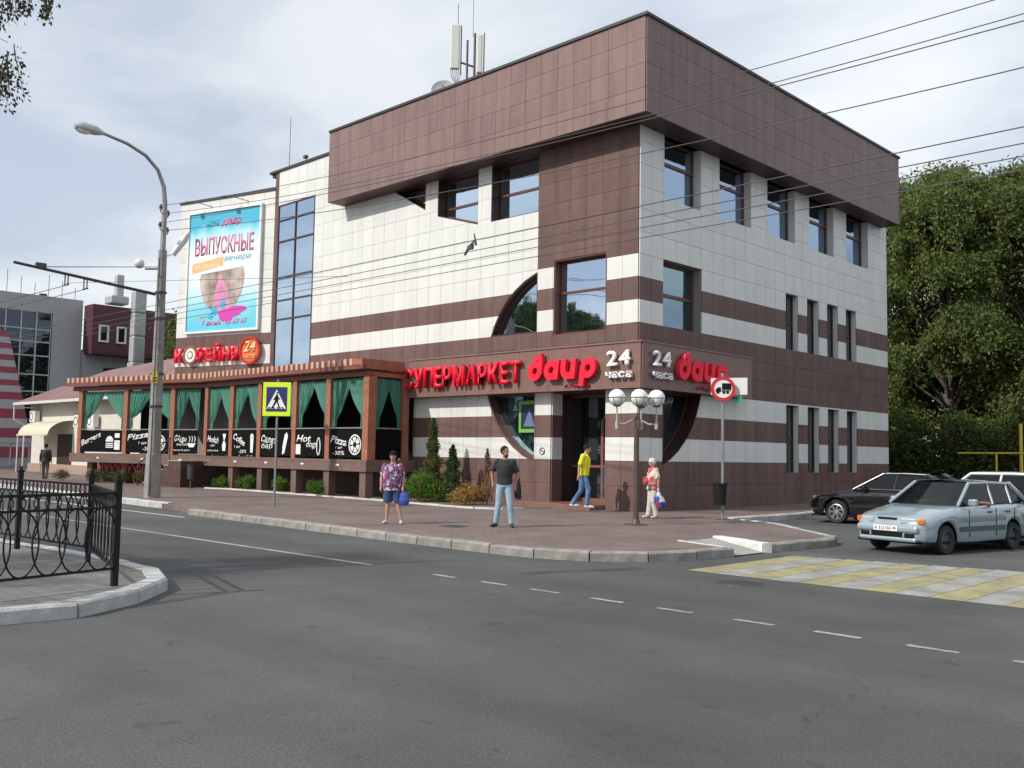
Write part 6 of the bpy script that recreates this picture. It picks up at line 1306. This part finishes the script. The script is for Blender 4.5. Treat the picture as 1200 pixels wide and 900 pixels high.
def person(name_loc, rz, label, h, J, torso, skin, hair, hairm, top, bottom, shoes, sleeve=.45, leg=1.0, z=.15, lean=0):
    o = empty('person', (name_loc[0], name_loc[1], z), rz, label, 'person'); s = h/1.75; W0 = WM[o.name] @ Matrix.Scale(s, 4)
    D = dict(sL=(.175, .01, 1.42), eL=(.235, .03, 1.14), wL=(.25, -.03, .90), sR=(-.175, .01, 1.42), eR=(-.235, .03, 1.14), wR=(-.25, -.03, .90),
             hL=(.09, 0, .92), kL=(.105, -.02, .50), aL=(.12, .02, .08), hR=(-.09, 0, .92), kR=(-.105, -.02, .50), aR=(-.12, .02, .08), head=(0, -.02, 1.635), fdir=0, neck=(0, .01, 1.48), fL=(0, -1), fR=(0, -1))
    D.update(J); hd = Vector(D['head']); V_ = Vector; g = torso  # torso girth factors (waist, chest, hip)
    b = MB(); TR = [(0, .0, .86, .15*g[2], .10*g[2]), (0, 0, .95, .165*g[2], .115*g[2]), (0, -.01, 1.08, .14*g[0], .10*g[0]), (0, -.01, 1.2, .15*g[1], .11*g[1]), (0, 0, 1.33, .17*g[1], .115*g[1]), (0, .01, 1.42, .155, .09), (0, .01, 1.47, .08, .06)]
    ln = lean; TR = [(cx+ln*0, cy-ln*(cz-.9), cz, rx, ry) for cx, cy, cz, rx, ry in TR]
    loft(b, TR); nk = V_(D['neck']); b.tube([(nk.x, nk.y, nk.z-.08), nk, hd+V_((0, .015, -.05))], [.062, .054, .055], 10)
    Hm = Matrix.Translation(hd) @ Matrix.Rotation(R_(D['fdir']), 4, 'Z') @ Matrix.Rotation(R_(D.get('nod', 0)), 4, 'X')
    hb = MB(); ball(hb, (0, .012, .03), .086, (.88, 1.08, 1.12), 18, 12); ball(hb, (0, -.022, -.045), .062, (.88, 1.0, 1.05)); ball(hb, (0, -.094, -.005), .014, (.8, 1.0, 1.6), 8, 6); ball(hb, (.078, .01, 0), .022, (.45, 1, 1.4), 8, 6); ball(hb, (-.078, .01, 0), .022, (.45, 1, 1.4), 8, 6)
    b.add(hb.v, hb.f, Hm)
    for sd in 'LR':
        sh, el, wr_ = V_(D['s'+sd]), V_(D['e'+sd]), V_(D['w'+sd]); b.tube([V_((sh.x*.55, sh.y, sh.z-.01)), sh, sh.lerp(el, .5), el, el.lerp(wr_, .35), wr_], [.05, .055, .046, .038, .039, .026], 10); ball(b, sh, .056)
        d = (wr_-el).normalized(); hc = wr_+d*.05; sx = 1 if sd == 'L' else -1; lat = d.cross(V_((sx, 0, 0))).normalized(); thin = d.cross(lat).normalized()
        b.tube([wr_, hc, hc+d*.035], [.026, .036, .034], 8)
        for f in range(4):
            off = lat*(f-1.5)*.018; ln_ = (.062, .074, .070, .055)[f]; st0 = hc+d*.03+off; cu_ = -thin*(.012 if sx > 0 else -.012); b.tube([st0, st0+d*ln_*.5+cu_*.5, st0+d*ln_*.9+cu_*2], [.0105, .010, .008], 6)
        th = hc-d*.01-lat*.03; b.tube([th, th+d*.03-lat*.022, th+d*.06-lat*.024], [.013, .011, .009], 6)
        hp_, kn, an_ = V_(D['h'+sd]), V_(D['k'+sd]), V_(D['a'+sd]); lg = 1+(g[2]-1)*.5; b.tube([hp_+V_((0, 0, .04)), hp_.lerp(kn, .35), kn, kn.lerp(an_, .3), an_+V_((0, 0, .03)), an_-V_((0, 0, .04))], [.085*lg, .078*lg, .054, .053, .036, .036], 12)
        fd = V_((D['f'+sd][0], D['f'+sd][1], 0)).normalized(); b.tube([an_-V_((0, 0, .035))-fd*.04, an_-V_((0, 0, .04))+fd*.08, an_-V_((0, 0, .05))+fd*.17], [.034, .036, .022], 8)
    remesh(b, 'body', skin, o, .0115, 3, W0)
    for sx in (1, -1): ball(MB(), (0, 0, 0), .009, (1.3, .6, .8), 8, 6).ob('eye', M_eye, o, W0 @ Hm @ Matrix.Translation((sx*.031, -.083, .018)))
    ball(MB(), (0, 0, 0), .018, (1.2, .4, .35), 8, 6).ob('mouth', M_lip, o, W0 @ Hm @ Matrix.Translation((0, -.080, -.052)))
    hv = MB(); hs_, hz = hair; q = sphere_mb((0, .024, .040), .094*hs_, 18, 12, (.93, 1.10, 1.10)); keep = [i for i, v in enumerate(q.v) if v[2] > hz-(.0 if v[1] < -.02 else .075*(1 if v[1] > .02 else .5))+(.055 if v[1] < -.045 else 0)]
    ks_ = set(keep); hv.v = q.v; hv.f = [f for f in q.f if all(i in ks_ for i in f)]; hv.ob('hair', hairm, o, W0 @ Hm, smooth=180)
    # clothes: closed shells a little outside the body
    t = MB(); zt = top.get('hem', .90); rg_ = [(cx, cy, cz, rx+.016+top.get('loose', 0)*(1 if cz < 1.3 else .4), ry+.018+top.get('loose', 0)*(1 if cz < 1.3 else .4)) for cx, cy, cz, rx, ry in TR if cz > zt+.02]; f0 = rg_[0]; rg_ = [(f0[0], f0[1]+ln*(f0[2]-zt), zt, f0[3]+.01, f0[4]+.01)]+rg_
    rg_[-1] = (rg_[-1][0], rg_[-1][1], 1.475, .082, .066); loft(t, rg_)
    for sd in 'LR':
        sh, el, wr_ = V_(D['s'+sd]), V_(D['e'+sd]), V_(D['w'+sd]); e_ = sh.lerp(el, min(1, sleeve*2)) if sleeve <= .5 else el; pts = [V_((sh.x*.5, sh.y, sh.z-.01)), sh+V_((0, 0, .004)), e_]; rr = [.06, .068, .064]
        if sleeve > .5: pts += [el.lerp(wr_, (sleeve-.5)*2)]; rr = [.06, .068, .054, .042]
        t.tube(pts, rr, 10); ball(t, sh+V_((0, 0, -.004)), .078)
    remesh(t, top.get('name', 'shirt'), top['m'], o, .014, 4, W0)
    t = MB(); loft(t, [(cx, cy, cz, rx+.014, ry+.014) for cx, cy, cz, rx, ry in TR if cz < 1.0]+[(0, -.005-ln*.1, 1.0, .155*g[0]+.014, .108*g[0]+.014)])
    for sd in 'LR':
        hp_, kn, an_ = V_(D['h'+sd]), V_(D['k'+sd]), V_(D['a'+sd]); lg = 1+(g[2]-1)*.5; w_ = bottom.get('loose', 0)
        if leg >= 1: t.tube([hp_, hp_.lerp(kn, .35), kn, kn.lerp(an_, .5), an_+V_((0, 0, -.01))], [.10*lg, .092*lg+w_*.5, .068+w_, .060+w_, .056+w_], 12)
        else: t.tube([hp_, hp_.lerp(kn, .35), hp_.lerp(kn, leg)], [.105*lg, .10*lg+w_, .088+w_], 12)
    remesh(t, bottom.get('name', 'trousers'), bottom['m'], o, .014, 4, W0)
    for sd in 'LR':
        an_ = V_(D['a'+sd]); fd = V_((D['f'+sd][0], D['f'+sd][1], 0)).normalized(); c = MB(); c.tube([an_-V_((0, 0, .03))-fd*.06, an_-V_((0, 0, .028))-fd*.01, an_-V_((0, 0, .037))+fd*.09, an_-V_((0, 0, .046))+fd*.185, an_-V_((0, 0, .05))+fd*.20], [.028, .044, .042, .030, .012], 10); c.ob('shoe', shoes, o, W0, smooth=60)
    return o, W0
def pattern(name, cols, sc=9, rough=.8):
    m = mat(name, cols[0], rough); t = m.node_tree; tc_ = t.nodes.new('ShaderNodeTexCoord'); v = t.nodes.new('ShaderNodeTexVoronoi'); v.inputs['Scale'].default_value = sc; t.links.new(tc_.outputs['Object'], v.inputs['Vector']); r = t.nodes.new('ShaderNodeValToRGB'); r.color_ramp.interpolation = 'CONSTANT'
    sp = t.nodes.new('ShaderNodeSeparateColor'); t.links.new(v.outputs['Color'], sp.inputs[0]); t.links.new(sp.outputs[0], r.inputs[0]); e = r.color_ramp.elements; e[0].color = (*cols[0], 1); e[1].position = 1/len(cols); e[1].color = (*cols[1], 1)
    for i, c in enumerate(cols[2:]): x = e.new((i+2)/len(cols)); x.color = (*c, 1)
    t.links.new(r.outputs[0], t.nodes['Principled BSDF'].inputs['Base Color']); return m
M_jean = mat('pale_jeans', (.17, .26, .36), .85, noise=.5, nscale=4, col2=(.34, .43, .50)); M_jean2 = mat('blue_jeans', (.055, .12, .25), .85, noise=.4, nscale=4, col2=(.13, .22, .36))
M_hairb = mat('black_hair', (.010, .008, .007), .8, spec=.15); M_hairbr = mat('brown_hair', (.022, .014, .010), .8, spec=.15); M_hairw = mat('white_hair', (.55, .54, .50), .7)
p1, W1 = person((-17.62, 14.25), R_(40), 'sturdy woman in a purple patterned blouse and navy shorts standing at the kerb', 1.66, dict(hL=(.11, 0, .92), hR=(-.11, 0, .92), kL=(.15, -.02, .50), aL=(.24, -.03, .08), kR=(-.10, -.02, .5), aR=(-.12, 0, .08), sL=(.20, .01, 1.41), sR=(-.20, .01, 1.41), eL=(.27, .02, 1.14), eR=(-.28, .02, 1.13), wL=(.27, -.05, .90), wR=(-.27, -.06, .89), fL=(.2, -1), fR=(-.3, -1)),
    (1.35, 1.22, 1.22), M_skin, (1.13, -.04), M_hairb, dict(m=pattern('purple_floral_cloth', [(.25, .03, .10), (.50, .45, .5), (.05, .03, .12), (.30, .08, .14), (.14, .17, .26)], 22), hem=.80, loose=.03, name='blouse'), dict(m=mat('navy_cloth', (.03, .055, .15), .8, noise=.4, nscale=6), loose=.02, name='shorts'), mat('pale_sandal', (.5, .46, .4), .6), .42, .95)
bag = empty('handbag', tuple((W1 @ Vector((.30, -.06, .62)))), R_(40), 'blue cloth bag hanging from the left hand of the woman in shorts', 'bag'); remesh(loft(MB(), [(0, 0, -.16, .11, .05), (0, 0, -.05, .145, .07), (0, 0, .08, .12, .05), (0, 0, .15, .07, .02)]), 'bag_body', mat('blue_bag', (.03, .06, .28), .6, noise=.3), bag, .012, 3); MB().tube([(-.06, 0, .13), (-.03, 0, .22), (.03, 0, .22), (.06, 0, .13)], .01, 6).ob('strap', M_black, bag)
p2, W2 = person((-15.42, 15.75), R_(36), 'bearded man in a black T-shirt and pale jeans looking to his left', 1.82, dict(fdir=58, hL=(.085, 0, .92), kL=(.13, -.05, .50), aL=(.17, -.05, .08), kR=(-.13, -.02, .5), aR=(-.19, .02, .08), eL=(.27, .05, 1.15), wL=(.235, .02, .90), eR=(-.30, .06, 1.18), wR=(-.27, .02, .95), fL=(.3, -1), fR=(-.5, -1)),
    (1.02, 1.08, .95), M_skin2, (1.0, .02), M_hairbr, dict(m=mat('black_tshirt', (.020, .021, .024), .85, noise=.3, nscale=8), hem=.93, loose=.006, name='t_shirt'), dict(m=M_jean, loose=.006, name='jeans'), mat('dark_shoe', (.03, .03, .035), .6), .42)
jk = empty('jacket', tuple(W2 @ Vector((.27, .05, .86))), R_(36), 'black jacket hanging from the left hand of the man in jeans', 'jacket'); remesh(loft(MB(), [(.02, 0, -.24, .07, .045), (.01, 0, -.08, .085, .06), (0, 0, .08, .065, .05), (0, 0, .20, .035, .03)]), 'jacket_cloth', mat('black_cloth', (.012, .012, .014), .9), jk, .012, 3)
ball(MB(), (0, 0, 0), .05, (1.05, .75, .8), 12, 8).ob('beard', M_hairbr, p2, W2 @ Matrix.Translation((0, -.02, 1.635)) @ Matrix.Rotation(R_(58), 4, 'Z') @ Matrix.Translation((0, -.038, -.072)), smooth=180)
p3, W3 = person((-18.25, 21.95), R_(128), 'man in a bright yellow T-shirt and blue jeans stepping down from the entrance', 1.93, dict(nod=16, head=(0, -.10, 1.60), neck=(0, -.05, 1.475), hL=(.08, 0, .92), kL=(.09, .06, .50), aL=(.10, .30, .14), kR=(-.09, -.14, .55), aR=(-.10, -.10, .12), eL=(.22, .10, 1.16), wL=(.22, .10, .93), eR=(-.23, .10, 1.15), wR=(-.25, .12, .91), fL=(0, -1), fR=(0, -1)),
    (1.12, 1.08, 1.0), M_skin, (1.0, .03), M_hairbr, dict(m=mat('yellow_tshirt', (.72, .66, .02), .8, noise=.12), hem=.90, loose=.012, name='t_shirt'), dict(m=M_jean2, loose=.006, name='jeans'), mat('white_shoe', (.62, .62, .6), .5), .45, z=.22, lean=.10)
p4, W4 = person((-15.35, 21.4), R_(-28), 'elderly white-haired woman in a red and cream blouse and pale trousers', 1.60, dict(fdir=-12, nod=10, head=(0, -.04, 1.62), eL=(.24, .06, 1.15), wL=(.26, .04, .90), eR=(-.22, -.02, 1.17), wR=(-.06, -.20, 1.10), kL=(.11, -.03, .5), aL=(.13, .05, .08), kR=(-.11, -.03, .5), aR=(-.13, -.08, .08), fL=(.15, -1), fR=(-.3, -1)),
    (1.25, 1.15, 1.12), M_skin, (1.12, -.03), M_hairw, dict(m=pattern('red_cream_cloth', [(.60, .54, .45), (.55, .05, .06), (.62, .57, .5), (.50, .20, .18), (.10, .07, .06)], 7), hem=.84, loose=.025, name='blouse'), dict(m=mat('cream_linen', (.52, .50, .44), .85, noise=.12, nscale=6), loose=.025, name='trousers'), mat('beige_shoe', (.45, .40, .34), .6), .45)
b2 = empty('shopping_bag', tuple(W4 @ Vector((.32, .03, .62))), R_(30), 'red, white and blue plastic bag carried low by the elderly woman', 'bag'); remesh(loft(MB(), [(.04, 0, -.26, .10, .06), (.03, 0, -.14, .16, .09), (0, 0, .02, .13, .07), (0, 0, .14, .04, .03)]), 'bag_body', pattern('striped_plastic', [(.45, .03, .06), (.5, .5, .52), (.03, .07, .30), (.35, .04, .10)], 5, .35), b2, .012, 2); MB().tube([(0, 0, .12), (-.02, 0, .24)], .012, 6).ob('handle', M_signw, b2)
b3 = empty('shoulder_bag', tuple(W4 @ Vector((-.10, -.20, 1.10))), R_(-28), 'red handbag held against the chest of the elderly woman', 'bag'); remesh(loft(MB(), [(0, 0, -.10, .12, .04), (0, 0, 0, .15, .05), (0, 0, .10, .11, .035)]), 'bag_body', mat('red_leather', (.50, .04, .05), .45), b3, .012, 2)
p5, W5 = person((-50.4, 18.5), R_(-120), 'man in a dark jacket walking away far left before the cream house', 1.78, dict(kL=(.1, -.12, .5), aL=(.1, -.22, .1), kR=(-.1, .03, .5), aR=(-.1, .22, .12)), (1.1, 1.15, 1.0), M_skin2, (1.0, .0), M_hairb, dict(m=mat('dark_jacket', (.03, .026, .024), .8), hem=.85, loose=.02, name='jacket'), dict(m=mat('grey_trousers', (.10, .09, .085), .85), loose=.01), M_black, .95)
# driver seated behind the wheel of the hatchback
drv = empty('person', tuple(WM[sil.name] @ Vector((-1.62, .36, .42))), math.atan2(-.98, -.197)+R_(90), 'driver of the silver-blue hatchback resting a bare forearm on the open window', 'person'); WD = WM[drv.name]
b = MB(); loft(b, [(0, 0, 0, .17, .12), (0, 0, .25, .16, .11), (0, 0, .45, .19, .11), (0, 0, .52, .08, .06)]); b.tube([(0, -.01, .5), (0, -.02, .62)], .05, 8); ball(b, (0, -.03, .70), .085, (.88, 1.05, 1.2)); ball(b, (0, -.11, .69), .014, (1, 1, 1.5), 8, 6)
b.tube([(.15, 0, .44), (.36, -.06, .46), (.50, -.22, .545), (.44, -.42, .57)], [.055, .045, .038, .03], 8)
for f in range(4): b.tube([(.44-.01*f, -.43, .585-.018*f), (.42-.01*f, -.49, .58-.018*f)], [.011, .009], 6)
b.tube([(-.15, 0, .44), (-.22, -.12, .25), (-.1, -.38, .38)], [.05, .04, .03], 8); b.tube([(.08, 0, .02), (.10, -.42, .10)], .08, 8).tube([(-.08, 0, .02), (-.10, -.42, .10)], .08, 8); remesh(b, 'body', M_skin2, drv, .013, 3, WD)
loft(MB(), [(0, 0, 0.02, .19, .135), (0, 0, .25, .18, .125), (0, 0, .45, .205, .125), (0, 0, .52, .09, .07)]).ob('shirt', mat('driver_shirt', (.10, .06, .07), .8), drv, WD, smooth=60)
hq = sphere_mb((0, -.01, .725), .092, 14, 10, (.92, 1.05, 1.1)); hq.f = [f for f in hq.f if all(hq.v[i][2] > .72 or hq.v[i][1] > .02 for i in f)]; hq.ob('hair', M_hairb, drv, WD, smooth=180)
